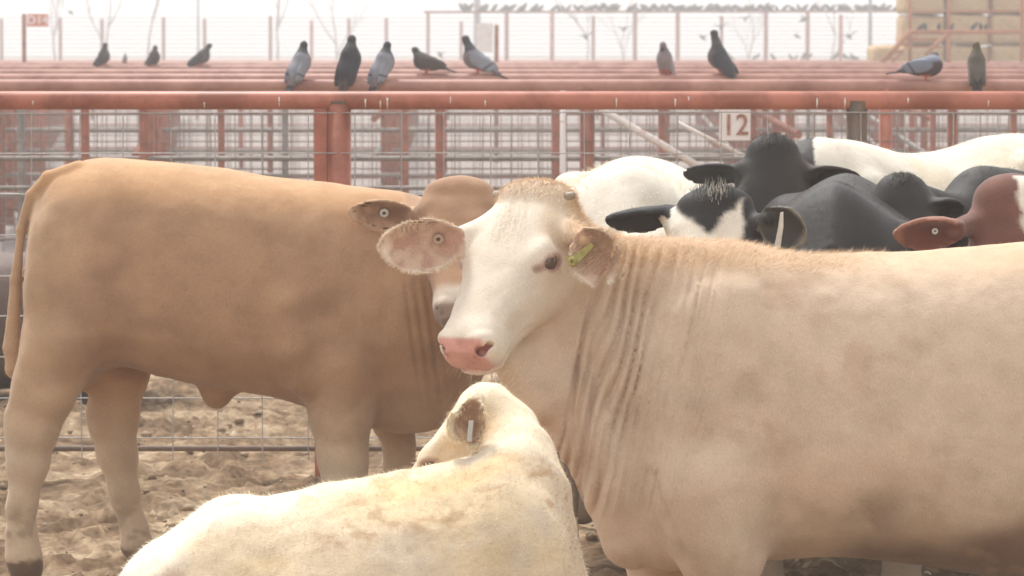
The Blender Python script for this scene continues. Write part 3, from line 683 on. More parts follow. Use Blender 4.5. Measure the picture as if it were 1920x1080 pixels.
# ---- the rest of the herd behind
BX = [-.83, -.79, -.66, -.45, -.2, .1, .4, .6, .74]
BT = [1.03, 1.18, 1.28, 1.30, 1.26, 1.25, 1.30, 1.28, 1.12]
BB = [.85, .70, .64, .62, .58, .55, .58, .66, .80]
BW = [.06, .17, .245, .285, .325, .335, .26, .19, .09]
def herd_cow(label, px, D, yaw, hs, fr, ears, colf, name='cow', egg=.18, mat=None, h=.011, neck=True, lying=False, hair=12000, neck_r=.13, tuft=None, ridge=0., tag=None, lowz=0., neck_drop=0., peak=.0, wide=1., pw=2.1):
    ox = (px-960)/F*D; o = np.array([ox, D, 0.]); cy, sy = math.cos(yaw), math.sin(yaw)
    Rm = np.array([[cy, -sy, 0], [sy, cy, 0], [0, 0, 1.]])       # local -> world
    dz = -.53 if lying else 0
    def L2W(x, y, z): return o+Rm@np.array([x, y, z+dz])*np.array([1, 1, 1.])*hs
    def f(p):
        l = (p-o)@Rm/hs; l = l-np.array([0, 0, dz]); l[:, 1] /= wide
        d = loft(l, 0, BX, BT, BB, BW, egg=egg, pw=pw)
        if ridge: d = smin(d, chain(l, [(-.6, 0, 1.24), (0, 0, 1.21), (.42, 0, 1.275)], [.035, .035, .03]), .05)
        d = smin(d, np.minimum(ell(l, (.45, .17, .92), (.14, .08, .26)), ell(l, (.45, -.17, .92), (.14, .08, .26))), .06)
        d = smin(d, np.minimum(ell(l, (-.62, .15, .95), (.14, .11, .28)), ell(l, (-.62, -.15, .95), (.14, .11, .28))), .06)
        if not ridge: d = smin(d, np.minimum(ell(l, (-.42, .19, 1.20), (.07, .05, .05)), ell(l, (-.42, -.19, 1.20), (.07, .05, .05))), .06)   # hips
        m = l.copy(); m[:, 1] = np.abs(m[:, 1])
        if not lying:
            d = smin(d, chain(m, [(.46, .17, .75), (.46, .165, .58), (.47, .16, .36), (.46, .16, .10), (.49, .16, .035)], [.12, .085, .052, .038, .05], .02), .04)
            d = smin(d, chain(m, [(-.60, .16, .80), (-.56, .17, .66), (-.68, .17, .48), (-.66, .17, .40), (-.65, .17, .10), (-.62, .17, .035)], [.16, .12, .062, .052, .04, .05], .02), .04)
        else:
            d = smin(d, chain(m, [(.46, .17, .72), (.70, .22, .62), (.42, .26, .58)], [.12, .06, .05], .02), .04)
            d = smin(d, chain(m, [(-.55, .2, .75), (-.2, .34, .64), (-.55, .38, .58)], [.16, .09, .05], .02), .05)
        d = smin(d, chain(l, [(-.80, 0, 1.2), (-.86, 0, 1.05), (-.87, 0, .7), (-.87, 0, .62)], [.03, .018, .018, .03], .01), .02)
        d = d*hs
        q = fr.q(p)
        nb = L2W(.50, 0, 1.03-neck_drop); nb2 = L2W(.52, 0, .88-neck_drop); hb = fr.w(.04, 0, -.07); hb2 = fr.w(.12, 0, -.17)
        d = smin(d, smin(cone(p, nb, hb, neck_r*1.35*hs, neck_r*.8*hs), cone(p, nb2, hb2, neck_r*1.4*hs, neck_r*.7*hs), .05), .07)
        if peak: q = q.copy(); q[:, 1] *= 1+peak*sst(-q[:, 0], -.13, .0)
        hd = head_sdf(q)*fr.s
        d = smin(d, hd, .03+.03*sst(-q[:, 0], -.2, -.02))
        for e, s in ears:
            e.k['th'] = HERD_TH
            d = smin(d, cone(p, fr.w(.065, s*.09, -.05), e.at(.03), .034*fr.s, .024), .03)
            d = smin(d, e.sdf(p), .012)
        return d+.005*fbm(p, .2, 12, 2)
    crn = np.array([L2W(x, y, z) for x in (-.95, .85) for y in (-.42, .42) for z in (0, 1.36)]+[fr.w(x, y, z) for x in (-.08, .56) for y in (-.16, .16) for z in (-.28, .05)]+[e.at(x, y) for e, s in ears for x in (0, e.k['L']+.02) for y in (-.09, .09)])
    lo = crn.min(0)-.03; hi = crn.max(0)+.03; lo[2] = max(lo[2], -.03)
    V, Q, N = mesh_sdf(f, lo, hi, h)
    q = fr.q(V); l = (V-o)@Rm/hs-np.array([0, 0, dz])
    c = colf(V, N, q, l)
    c = mix(c, np.tile(lin(140, 120, 98), (len(V), 1)), .85*sst(-V[:, 2]+.06*fbm(V, .1, 6), -.50, -.36)*(0 if lying else 1))
    root = empty(name, (ox, D, 0), label, 'cow' if name == 'cow' else name, 'cattle crowded behind the cream steer' if px > 600 else None)
    mesh_obj('body', V, Q, mat or M_DARK, root, col=c)
    eyes(fr, root, M_EYE)
    if hair: hair_cards('coat_hair', root, V, Q, N, c, hair, .013, .0016, mask=(V[:, 2] > lowz)*1., comb=(0, 0, -1), lift=.35, jit=.35, bright=1.35 if mat is None else 1.08, seed=int(px))
    if tuft:
        tm = sst(-np.abs(q[:, 0]+.01), -.05, -.02)*sst(-np.abs(q[:, 1]), -.07, -.03)*(q[:, 2] > -.07)
        hair_cards('poll_hair', root, V, Q, N, np.tile(tuft[0], (len(V), 1)), tuft[1], tuft[2], .0014, mask=tm, comb=(0, -.2, .6), lift=1.2, jit=.45, seed=3, camside=False)
        if len(tuft) > 3: hair_cards('poll_hair', root, V, Q, N, np.tile(tuft[3], (len(V), 1)), tuft[1]//4, tuft[2]*1.15, .0016, mask=tm*(np.abs(q[:, 1]) < .025), comb=(0, -.2, .6), lift=1.3, jit=.3, seed=4, camside=False)
    return root, V, Q, N, c
BLK = lin(38, 35, 34); WHT = lin(226, 216, 200); RED = lin(112, 74, 64)
def black(V, N, q, l):
    c = np.tile(BLK, (len(V), 1)); c = mix(c, np.tile(lin(58, 53, 50), (len(V), 1)), .8*sst(fbm(V, .2, 3), -.1, .5)); return mix(c, np.tile(lin(66, 52, 44), (len(V), 1)), .6*sst(fbm(V, .3, 9), .1, .4))
def hol_face(V, N, q, l):
    c = np.tile(WHT, (len(V), 1))
    inh = (np.abs(q[:, 1]) < .17)*(q[:, 0] > -.09)*(q[:, 0] < .56)*(q[:, 2] > -.30)*(q[:, 2] < .1)
    nn = .03*fbm(V, .05, 4)
    # black over the poll running down the middle of the forehead, black cheeks, white between
    fore = sst(-(np.abs(q[:, 1]+.02)-(.105-.85*np.maximum(q[:, 0]+.01, 0))+nn), -.01, .01)*(q[:, 0] < .19)
    side = sst(q[:, 1]-(.068-.05*q[:, 0])+nn, -.01, .01)*sst(-q[:, 0], -.3, -.25)
    b = inh*np.maximum(fore, side)
    neckp = sst(-np.linalg.norm((V-P(1440, 395, 10.9))*[1, .4, 1], axis=1), -.17, -.12)
    patch = sst(fbm(l, .5, 77), .15, .18)*(l[:, 2] < 1.0)*(l[:, 2] > .62)
    c = mix(c, np.tile(WHT*.93, (len(V), 1)), .8*sst(fbm(V, .12, 6), .0, .4))
    return mix(c, np.tile(BLK*.8, (len(V), 1)), np.maximum(np.maximum(b, patch), neckp))
# black and white one whose face shows over the cream steer's neck
frE = Frame(P(1340, 370, 10.55), (.02, -.50, -.86), (.99, -.08, .03), 1.12)
eE = [(Ear(P(1268, 398, 10.62), (-.97, -.1, -.10), (.0, -.55, -.8), L=.205, Wd=.050, cup=.6), -1), (Ear(P(1425, 400, 10.5), (.80, -.25, -.50), (-.35, -.93, .1), L=.155, Wd=.062, cup=.7), 1)]
def colE(V, N, q, l):
    c = hol_face(V, N, q, l)
    for e, s in eE:
        eq, x, yy = e.loc(V); ins = (x > -.05) & (x < 1.1) & (np.abs(yy) < 1.2) & (np.abs(eq[:, 2]) < .08)
        c = mix(c, np.tile(BLK*.75, (len(V), 1)), ins*1.)
    return ear_col(c, V, N, eE[1][0], lin(56, 52, 46), lin(130, 124, 110))
rE = herd_cow('black and white cow facing the camera over the cream steer\'s neck, pale body behind', 1185, 12.45, R(-95), .985, frE, eE, colE, hair=22000, neck_r=.10, neck_drop=.12, peak=.12, wide=1.25, tuft=(lin(40, 36, 34), 320, .026, lin(205, 200, 190)), lowz=.6, h=.0085)
e = eE[1][0]; slab_tag('ear_tag', [(P(1466, 398, 10.36), (.004, 0, .001)), (P(1464, 425, 10.36), (.007, 0, .001)), (P(1457, 466, 10.37), (.009, 0, .001))], M_TAGW, rE[0])
# withers tuft on its pale back
wm = sst(-np.abs(rE[1][:, 1]-12.15), -.3, -.1)*sst(rE[1][:, 2], 1.17, 1.23)
hair_cards('withers_hair', rE[0], rE[1], rE[2], rE[3], np.tile(lin(244, 232, 210), (len(rE[1]), 1)), 900, .035, .003, mask=wm, comb=(-.3, 0, .3), lift=1., seed=41, camside=False)
# black head in front of a white body
frF = Frame(P(1450, 272, 12.5), (-.02, -.42, -.90), (.99, -.03, -.02), 1.08)
eF = [(Ear(P(1392, 322, 12.55), (-.98, -.05, -.02), (.0, -.75, -.6), L=.205, Wd=.048, cup=.55), -1), (Ear(P(1510, 322, 12.5), (.95, .02, -.10), (.0, -.75, -.6), L=.19, Wd=.045, cup=.55), 1)]
def colF(V, N, q, l):
    c = np.tile(WHT, (len(V), 1)); c = mix(c, np.tile(lin(222, 206, 180), (len(V), 1)), .8*sst(fbm(V, .2, 6), -.1, .4))
    hd = sst(l[:, 0]+.02*fbm(V, .1, 2), .70, .73)
    inh = np.maximum(hd*0, ((np.abs(q[:, 1]) < .135)*(q[:, 0] > -.12)*(q[:, 2] > -.22)*(q[:, 2] < .15)*(q[:, 0] < .6)))
    for e, s in eF:
        eq, x, yy = e.loc(V); inh = np.maximum(inh, (x > -.25) & (x < 1.1) & (np.abs(yy) < 1.3) & (np.abs(eq[:, 2]) < .14))
    return mix(c, black(V, N, q, l)*.95, inh)
herd_cow('white bodied cow with a black head and tufted poll, standing farthest back', 1715, 13.1, R(-135), 1.035, frF, eF, colF, hair=14000, tuft=(lin(60, 50, 42), 500, .014), lowz=.8, neck_r=.10, peak=.4, neck_drop=.05)
# black back seen end on
frG = Frame(P(1500, 560, 11.0), (-.2, -.6, -.77), (.95, -.3, 0), 1.)
eG = [(Ear(frG.w(.06, -.12, -.05), (-.97, -.1, -.1), (0, -.9, -.4), L=.17, Wd=.05), -1), (Ear(frG.w(.06, .12, -.05), (.97, -.1, -.1), (0, -.9, -.4), L=.17, Wd=.05), 1)]
herd_cow('black cow with its head down, bony ridged back in the middle of the herd', 1576, 11.75, R(-97), .955, frG, eG, black, hair=14000, egg=.12, pw=1.55, wide=1.35, ridge=1, lowz=.6)
# black cow with a fuzzy poll and round ear, dark back at the right edge
frI = Frame(P(1690, 343, 12.0), (.05, -.55, -.83), (.97, -.15, -.15), .86)
eI = [(Ear(P(1650, 385, 12.05), (-.97, -.1, -.1), (.0, -.8, -.5), L=.17, Wd=.05), -1), (Ear(P(1742, 385, 11.98), (.92, -.1, -.06), (-.2, -.7, -.7), L=.118, Wd=.048, cup=.6), 1)]
herd_cow('black cow with a fuzzy poll and rounded ear, its dark back running to the right', 1985, 12.75, R(-128), .97, frI, eI, black, hair=14000, tuft=(lin(70, 62, 56), 500, .010), lowz=.8, neck_r=.10, peak=.35)
# red brown cow at the right edge
frK = Frame(P(1893, 352, 10.85), (.10, -.45, -.88), (.98, -.05, .08), 1.16)
eK = [(Ear(P(1805, 428, 10.75), (-.98, -.1, -.08), (.1, -.8, -.5), L=.205, Wd=.055, cup=.45), -1), (Ear(P(1985, 420, 10.75), (.97, -.1, -.1), (.1, -.8, -.5), L=.2, Wd=.055, cup=.5), 1)]
def colK(V, N, q, l):
    c = np.tile(RED, (len(V), 1)); c = mix(c, np.tile(lin(134, 92, 78), (len(V), 1)), .8*sst(fbm(V, .15, 3), -.1, .5))
    bl = (q[:, 0] > -.03)*sst(-np.abs(q[:, 1]-.045+.02*fbm(V, .05, 1)), -.030, -.020)*(q[:, 2] > -.05)*(q[:, 0] < .4)
    c = mix(c, np.tile(WHT, (len(V), 1)), bl*(q[:, 2] < .1))
    return ear_col(c, V, N, eK[0][0], lin(110, 66, 54), lin(160, 112, 94))
rK = herd_cow('red brown cow with a white blaze, cut off by the right edge', 2010, 12.1, R(-97), .96, frK, eK, colK, hair=12000, peak=.3, mat=M_COAT, lowz=.8)
ring_tag('ear_button', eK[0][0].at(.085)+np.array([0, -.028, 0]), (.3, -1, 0), .009, M_TAGW, rK[0])
# dark one lying in the next pen, glimpsed behind the brown steer's tail
frM = Frame(P(-150, 560, 17.3), (-.8, -.1, -.6), (.1, -1, 0), 1.)
eM = [(Ear(frM.w(.06, -.12, -.05), (0, 1, .1), (-.8, 0, -.4), L=.17, Wd=.05), -1), (Ear(frM.w(.06, .12, -.05), (0, -1, .1), (-.8, 0, -.4), L=.17, Wd=.05), 1)]
def colM(V, N, q, l): return mix(np.tile(lin(92, 72, 62), (len(V), 1)), np.tile(lin(120, 100, 88), (len(V), 1)), sst(fbm(V, .15, 3), -.1, .5))
herd_cow('dark brown cow lying in the next pen behind the brown steer\'s tail', 20, 18.0, R(180), .95, frM, eM, colM, hair=0, lying=True, h=.016)

# ---------------------------------------------------------------- ground
def cat_axis(parts):
    out = []
    for a, b, s in parts: out += list(np.arange(a, b, s))
    return np.array(out+[parts[-1][1]])
def ground():
    xs = cat_axis([(-400, -60, 40), (-60, -12, 4), (-12, -2.6, .35), (-2.6, 2.6, .024), (2.6, 12, .35), (12, 60, 4), (60, 400, 40)])
    ys = cat_axis([(-30, 5, 3), (5, 10.5, .3), (10.5, 19.5, .030), (19.5, 30, .12), (30, 70, .8), (70, 300, 12), (300, 2500, 220)])
    X, Y = np.meshgrid(xs, ys, indexing='ij'); p = np.stack([X.ravel(), Y.ravel(), 0*X.ravel()], 1)
    z = .04*fbm(p, 1.1, 2, 2)+.075*np.abs(fbm(p, .30, 5, 4))+.035*fbm(p, .12, 8, 4)
    cl = 1-np.abs(fbm(p, .16, 15, 3)); z += .040*sst(cl, .75, .98)*sst(fbm(p, .5, 25), -.2, .2)
    # hoof prints
    z -= .03*sst(vnoise(p, .10, 44), .45, .8)
    fade = sst(-Y.ravel(), -40, -20)*sst(Y.ravel(), 6, 9)
    z = z*fade-.05; p[:, 2] = z
    nx, ny = len(xs), len(ys); i = np.arange(nx-1)[:, None]*ny+np.arange(ny-1)[None]
    Fq = np.stack([i, i+ny, i+ny+1, i+1], -1).reshape(-1, 4)
    m, t, b = newmat('pen_dirt'); tc = node(t, 'ShaderNodeTexCoord')
    n1 = node(t, 'ShaderNodeTexNoise'); n1.inputs['Scale'].default_value = 2.2; n1.inputs['Detail'].default_value = 9; n1.inputs['Roughness'].default_value = .7
    n2 = node(t, 'ShaderNodeTexNoise'); n2.inputs['Scale'].default_value = 24; n2.inputs['Detail'].default_value = 8
    for n in (n1, n2): t.links.new(tc.outputs['Object'], n.inputs['Vector'])
    c1 = ramp(t, n1.outputs[0], [(.34, tuple(lin(96, 77, 60))), (.48, tuple(lin(134, 112, 89))), (.66, tuple(lin(180, 160, 134)))])
    c2 = ramp(t, n2.outputs[0], [(.35, (.62, .60, .58)), (.65, (1.15, 1.13, 1.1))])
    mx = node(t, 'ShaderNodeMix', data_type='RGBA', blend_type='MULTIPLY'); mx.inputs[0].default_value = 1
    t.links.new(c1, mx.inputs[6]); t.links.new(c2, mx.inputs[7])
    sx = node(t, 'ShaderNodeSeparateXYZ'); t.links.new(tc.outputs['Object'], sx.inputs[0])
    mr = node(t, 'ShaderNodeMapRange'); mr.inputs[1].default_value = 21; mr.inputs[2].default_value = 27; t.links.new(sx.outputs[1], mr.inputs[0])
    m3 = node(t, 'ShaderNodeMix', data_type='RGBA'); t.links.new(mr.outputs[0], m3.inputs[0]); t.links.new(mx.outputs[2], m3.inputs[6])
    c3 = ramp(t, n1.outputs[0], [(.35, tuple(lin(122, 112, 108))), (.65, tuple(lin(164, 154, 148)))]); t.links.new(c3, m3.inputs[7])
    t.links.new(m3.outputs[2], b.inputs['Base Color']); b.inputs['Roughness'].default_value = .95; b.inputs['Specular IOR Level'].default_value = .1
    bp = node(t, 'ShaderNodeBump'); bp.inputs['Strength'].default_value = .7; bp.inputs['Distance'].default_value = .02; t.links.new(n2.outputs[0], bp.inputs['Height']); t.links.new(bp.outputs[0], b.inputs['Normal'])
    tag(mesh_obj('ground', p, Fq, m), kind='structure')
    return p.reshape(nx, ny, 3), xs, ys
GP, GXS, GYS = ground()
def gz(x, y):
    i = np.clip(np.searchsorted(GXS, x), 0, len(GXS)-1); j = np.clip(np.searchsorted(GYS, y), 0, len(GYS)-1); return GP[i, j, 2]
def clods():
    r = np.random.default_rng(5); V = []; Fc = []; col = []
    ico = bmesh.new(); bmesh.ops.create_icosphere(ico, subdivisions=1, radius=1); iv = np.array([v.co[:] for v in ico.verts]); ifc = np.array([[v.index for v in f.verts] for f in ico.faces]); ico.free()
    n = 2200
    x = r.uniform(-2.6, 2.6, n); y = r.uniform(10.6, 19.5, n); s = .005+.020*r.random(n)**3
    pale = r.random(n)
    for k in range(n):
        sc3 = s[k]*np.array([1, 1, .65])*(.7+.6*r.random(3)); jit = 1+.7*(r.random((len(iv), 1))-.5)
        V.append(iv*jit*sc3+[x[k], y[k], gz(x[k], y[k])+.15*s[k]]); Fc.append(ifc+k*len(iv))
        cc = lin(206, 192, 172) if pale[k] > .96 else lin(156, 134, 110) if pale[k] > .4 else lin(134, 112, 90)
        col.append(np.tile(cc, (len(iv), 1)))
    o = mesh_obj('dirt_clods', np.concatenate(V), np.concatenate(Fc), M_HAIR, None, col=np.concatenate(col)); tag(o, 'dry clods and pebbles strewn over the trampled pen floor', 'clods', kind='stuff')
clods()

# ---------------------------------------------------------------- pipe fences
RUST = flat_mat('rust_red_paint', tuple(lin(146, 86, 68)), c2=tuple(lin(182, 114, 94)), rough=.5, scale=4, bump=.3, stretch=(1, 1, 1), lo=.40, hi=.56, detail=10)
RUSTF = flat_mat('hazed_rust_paint', tuple(lin(154, 106, 94)), c2=tuple(lin(184, 138, 124)), rough=.6, scale=4, bump=.3, lo=.35, hi=.6, detail=9)  # farther rails: haze fading painted into the rust red
RUSTD = flat_mat('rust_brown', tuple(lin(128, 82, 68)), c2=tuple(lin(164, 106, 88)), rough=.7, scale=9, bump=.3)
GREYP = flat_mat('grey_pipe', tuple(lin(120, 112, 106)), c2=tuple(lin(150, 142, 136)), rough=.6, scale=12, metal=.2)
OLIVE = flat_mat('grey_olive_post', tuple(lin(96, 88, 76)), c2=tuple(lin(128, 100, 86)), rough=.7, scale=8, bump=.3)
WIRE = flat_mat('galvanised_wire', tuple(lin(150, 146, 144)), c2=tuple(lin(182, 178, 176)), rough=.5, scale=30, metal=.3)
WIRED = flat_mat('dull_wire', tuple(lin(120, 104, 96)), c2=tuple(lin(150, 132, 122)), rough=.7, scale=20)
WHITEP = flat_mat('flaking_white_paint', tuple(lin(222, 212, 206)), c2=tuple(lin(170, 120, 104)), rough=.6, scale=16, lo=.58, hi=.66)
SPL = flat_mat('white_droppings', (.75, .73, .68), rough=.9)
def pipe(m, a, b, r, seg=14): return m.tube([a, b], r, seg)
def wire_panel(x0, x1, Y, z0, z1, dx, dz, r, name, mat, parent, jit=.0, seed=0, seg=5):
    m = MB(); rr = random.Random(seed); x = x0
    while x < x1:
        ztop = z1
        pts = []; k = max(3, int((z1-z0)/.25)); off = rr.uniform(-jit, jit)
        for i in range(k+1):
            z = z0+(z1-z0)*i/k; pts.append((x+off+rr.uniform(-jit, jit)*.6, Y+rr.uniform(-jit, jit)*.5, z))
        m.tube(pts, r, seg, cap=False); x += dx
    z = z1
    while z > z0-.001:
        n = max(2, int((x1-x0)/.9)); pts = [(x0+(x1-x0)*i/n, Y+.006+rr.uniform(-jit, jit)*.4, z+rr.uniform(-jit, jit)*.5) for i in range(n+1)]
        m.tube(pts, r, seg, cap=False); z -= dz
    return m.build(name, mat, parent, smooth=True)
def fence(label, Y, rz, rr_, posts, mids=(), wire=None, x0=None, x1=None, mat=None, slope=0., group='pipe fences receding behind the pen'):
    ex = 960/F*Y*1.25+4; x0 = -ex if x0 is None else x0; x1 = ex if x1 is None else x1
    root = empty('pipe_fence', ((x0+x1)/2, Y, 0), label, 'fence', group)
    m = MB(); pipe(m, (x0, Y-slope*ex, rz), (x1, Y+slope*ex, rz), rr_, 20); o = m.build('rail', mat or (RUST if Y < 20 else RUSTF), root, smooth=True)
    for z, r, mt in mids: pipe(MB(), (0, 0, 0), (1, 0, 0), 1) if False else None; mm = MB(); pipe(mm, (x0, Y+.0, z), (x1, Y+.0, z), r, 12); mm.build('rail', mt, root, smooth=True)
    for px, wd, mt in posts:
        x = (px-960)/F*Y; mm = MB(); pipe(mm, (x, Y+.003, -.15), (x, Y+.003, rz-rr_*.4), wd/2, 16); mm.build('post', mt, root, smooth=True)
    if wire: wire_panel(x0, x1, Y-.045, wire[0], wire[1], wire[2], wire[3], wire[4], 'wire_mesh', wire[5] if len(wire) > 5 else WIRE, root, jit=.006, seed=int(Y))
    return root
def zz(py, Y): return CAMZ-(py-100)*Y/F
Y1 = 14.5
GREYP = GREYP
f1 = fence('nearest rust red pipe fence right behind the cattle, with a wide double post', Y1, zz(188, Y1), .0355, [(636, .092, RUST), (1606, .082, OLIVE)], mids=[(zz(843, Y1), .011, OLIVE)], wire=(.06, zz(211, Y1), .178, .158, .0024), group=None)
mm = MB(); x = (601-960)/F*Y1; mm.box((x, Y1+.01, .67), (.050, .05, 1.60)); mm.build('post', RUST, f1)
for px, mt in ((636, OLIVE), (1606, OLIVE)):
    x = (px-960)/F*Y1; mm = MB(); pipe(mm, (x-.03, Y1, zz(188, Y1)-.004), (x+.03, Y1, zz(188, Y1)-.004), .036, 20); mm.build('saddle_joint', mt, f1, smooth=True)
# droppings down the near rail
mm = MB(); rr = random.Random(3)
for px, ln in ((65, .012), (385, .02), (525, .03), (686, .03), (714, .026), (727, .04), (845, .02), (1155, .03), (1265, .025), (1530, .035), (1582, .04), (1290, .012), (910, .02), (1700, .015), (1850, .02)):
    mm = MB(); x = (px-960)/F*Y1; a0 = rr.uniform(-.2, .5); zc = zz(188, Y1)
    for k in range(5):
        a = a0-k*ln/.0355/4; a1 = a-ln/.0355/4; rw = rr.uniform(.0015, .0032)*(1.2-.18*k); R_ = .0368; n = len(mm.v)
        for aa in (a, a1):
            for sx in (-1, 1): mm.v.append(np.array([x+sx*rw, Y1-R_*math.cos(aa), zc+R_*math.sin(aa)]))
        mm.f.append([n, n+1, n+3, n+2])
    mm.build('dropping_streak', SPL, f1)
Y2 = 21.0
f2 = fence('second rust red pipe fence with the white 12 sign', Y2, zz(161, Y2), .037, [(160, .05, RUSTD), (270, .052, RUSTD), (825, .055, RUSTD), (1101, .085, RUSTD), (1660, .075, RUST), (1785, .058, RUSTD)],
           mids=[(zz(297, Y2), .014, GREYP), (zz(352, Y2), .012, GREYP), (.35, .012, GREYP)], wire=(.1, zz(213, Y2), .155, .155, .0028, WIRED), group=None)
mm = MB(); pipe(mm, P(1125, 203, Y2-.06), P(1345, 333, Y2-.06), .022, 10); mm.build('diagonal_brace', WHITEP, f2, smooth=True)
mm = MB(); pipe(mm, P(1270, 230, Y2+.04), P(1420, 305, Y2+.04), .012, 10); mm.build('diagonal_brace', WHITEP, f2, smooth=True)
mm = MB(); x = (1055-960)/F*Y2; pipe(mm, (x, Y2-.06, -.1), (x, Y2-.06, zz(170, Y2)), .018, 10); mm.build('white_pole', WHITEP, f2, smooth=True)
# number sign
SIGNW = flat_mat('white_sign', tuple(lin(236, 228, 224)), c2=tuple(lin(214, 194, 186)), rough=.6, scale=9, lo=.5, hi=.75)
SIGNR = flat_mat('faded_red_sign', tuple(lin(206, 120, 96)), c2=tuple(lin(222, 160, 140)), rough=.6, scale=7)
LETW = flat_mat('sign_lettering_white', tuple(lin(238, 232, 228)), rough=.6)
LETR = flat_mat('sign_lettering_rust', tuple(lin(140, 92, 76)), c2=tuple(lin(184, 134, 118)), rough=.7, scale=30)
def text_mesh(name, body, c, size, mat, parent, depth=.004, sx=1.):
    cu = bpy.data.curves.new(name, 'FONT'); cu.body = body; cu.size = size; cu.extrude = depth; cu.align_x = 'CENTER'; cu.align_y = 'CENTER'; cu.offset = size*.012
    o = bpy.data.objects.new(name, cu); C.objects.link(o); dg = bpy.context.evaluated_depsgraph_get(); me = bpy.data.meshes.new_from_object(o.evaluated_get(dg))
    bpy.data.objects.remove(o); v = np.array([q.co[:] for q in me.vertices]); fs = [list(p.vertices) for p in me.polygons]
    vv = np.stack([v[:, 0]*sx+c[0], c[1]-v[:, 2], v[:, 1]+c[2]], 1)
    return mesh_obj(name, vv, fs, mat, parent, smooth=False)
def sign(label, px0, px1, py0, py1, Y, text, sm, lm, size, sx=1., post=None, tc=None, group=None):
    a = P(px0, py0, Y); b = P(px1, py1, Y); c = (a+b)/2
    root = empty('number_sign', (c[0], Y, b[2]), label, 'sign', group)
    mm = MB(); mm.box((c[0], Y, c[2]), (b[0]-a[0], .008, a[2]-b[2])); mm.build('panel', sm, root)
    if text:
        t = P(*(tc or ((px0+px1)/2, (py0+py1)/2)), Y); text_mesh('lettering', text, (t[0], Y-.007, t[2]), size, lm, root, .002, sx)
    if post:
        x = P(post[0], 100, Y)[0]; mm = MB(); pipe(mm, (x, Y+.02, -.1), (x, Y+.02, P(0, post[1], Y)[2]), post[2], 10); mm.build('post', RUSTD, root, smooth=True)
    return root
sign('white sign reading 12 hung below the second rail', 1349, 1407, 171, 263, Y2-.09, '12', SIGNW, LETR, .165, .92, tc=(1379, 236))
sign('small faded red sign reading D14 on a thin post', 50, 91, 26, 50, 60., 'D14', SIGNR, LETW, .19, 1.05, post=(45, 26, .035))
sign('faded pinkish blank looking sign against a short rusty post', 893, 924, 44, 98, 58., '', SIGNW, LETR, .1, post=(931, 46, .035))
Y3 = 27.0
def rposts(seed, Y, step, mats=(RUSTD, RUST, GREYP), w=(.05, .08)):
    r = random.Random(seed); out = []; px = -300+r.uniform(0, 80)
    while px < 2200: out.append((px, r.uniform(*w), r.choice(mats))); px += step*F/Y*r.uniform(.7, 1.3)
    return out
fence('third rust red pipe fence with two pigeons turned left on it', Y3, zz(149, Y3), .042, [(40, .06, GREYP), (415, .05, RUSTD), (535, .05, GREYP), (760, .05, RUSTD), (1042, .065, RUSTD), (1240, .05, RUSTD), (1410, .06, RUSTD), (1555, .05, RUSTD), (1900, .05, RUSTD)], mids=[(zz(298, Y3), .016, GREYP), (.62, .016, GREYP), (.3, .014, GREYP)], wire=(.1, 1.2, .15, .15, .003, WIRED))
k = 0
for Y, pys, st, lab in ((33.5, 139, 2.4, 'fourth'), (42., 129.5, 2.6, 'fifth'), (55., 123, 2.8, 'sixth'), (73., 119, 3., 'seventh'), (95., 116.5, 3.2, 'eighth')):
    fence(lab+' pipe fence from the camera, rust red rail and grey mid rails', Y, zz(pys, Y), .045, rposts(k, Y, st), mids=[(zz(pys, Y)-.5, .02, RUSTD if k % 2 else GREYP), (.55, .02, GREYP), (.25, .018, RUSTD)], wire=(.1, 1.15, .20, .2, .004, WIRED)); k += 1
# cross fences running away from the camera between the pens
for i, (pxa, ya, pxb, yb) in enumerate(((250, 21, 330, 95), (1500, 27, 1300, 95), (-60, 27, 120, 95), (700, 33.5, 780, 95), (1750, 33.5, 1560, 95))):
    a = P(pxa, 100, ya); b = P(pxb, 100, yb); a[2] = b[2] = 1.40
    root = empty('cross_fence', (a[0], a[1], 0), ['cross fence running away behind the brown steer\'s hips', 'cross fence running away behind the black cows', 'cross fence running away at the left edge', 'cross fence running away behind the middle of the pens', 'cross fence running away towards the hay at right'][i], 'fence')
    for z in (1.40, 1.05, .7, .35): mm = MB(); pipe(mm, (a[0], a[1]+.1, z), (b[0], b[1]-.1, z), .03, 8); mm.build('rail', RUSTD if z > 1 else GREYP, root, smooth=True)
    n = int((yb-ya)/3.2)
    for j in range(1, n):
        t = j/n; x = a[0]+(b[0]-a[0])*t; y = a[1]+(b[1]-a[1])*t; mm = MB(); pipe(mm, (x+.05, y, -.1), (x+.05, y, 1.42), .04, 8); mm.build('post', RUSTD, root, smooth=True)

# ---- tall wire fence against the sky
YF = 150.
tf = empty('tall_wire_fence', (0, YF, 0), 'tall many wired fence standing against the white sky', 'fence')
zt = lambda py: zz(py, YF)
for px, py in ((5, 36), (115, 34), (193, 36), (308, 32), (385, 36), (508, 30), (585, 38), (655, 36), (725, 34), (803, 24), (865, 40), (950, 24), (1035, 24), (1112, 30), (1190, 22), (1270, 22), (1352, 30), (1435, 22), (1513, 22), (1575, 28)):
    x = (px-960)/F*YF; mm = MB(); pipe(mm, (x, YF, -.1), (x, YF, zt(py)), .07 if px < 900 or px in (1112, 1352) else .085, 8); mm.build('post', RUSTD if px % 3 else RUST, tf, smooth=True)
mm = MB(); pipe(mm, ((795-960)/F*YF, YF, zt(23)), ((1745-960)/F*YF, YF, zt(21)), .055, 8); mm.build('top_rail', RUSTD, tf, smooth=True)
mm = MB(); pipe(mm, (-28, YF, zt(115)), (17, YF, zt(115)), .06, 8); mm.build('bottom_rail', RUSTD, tf, smooth=True)
mm = MB()
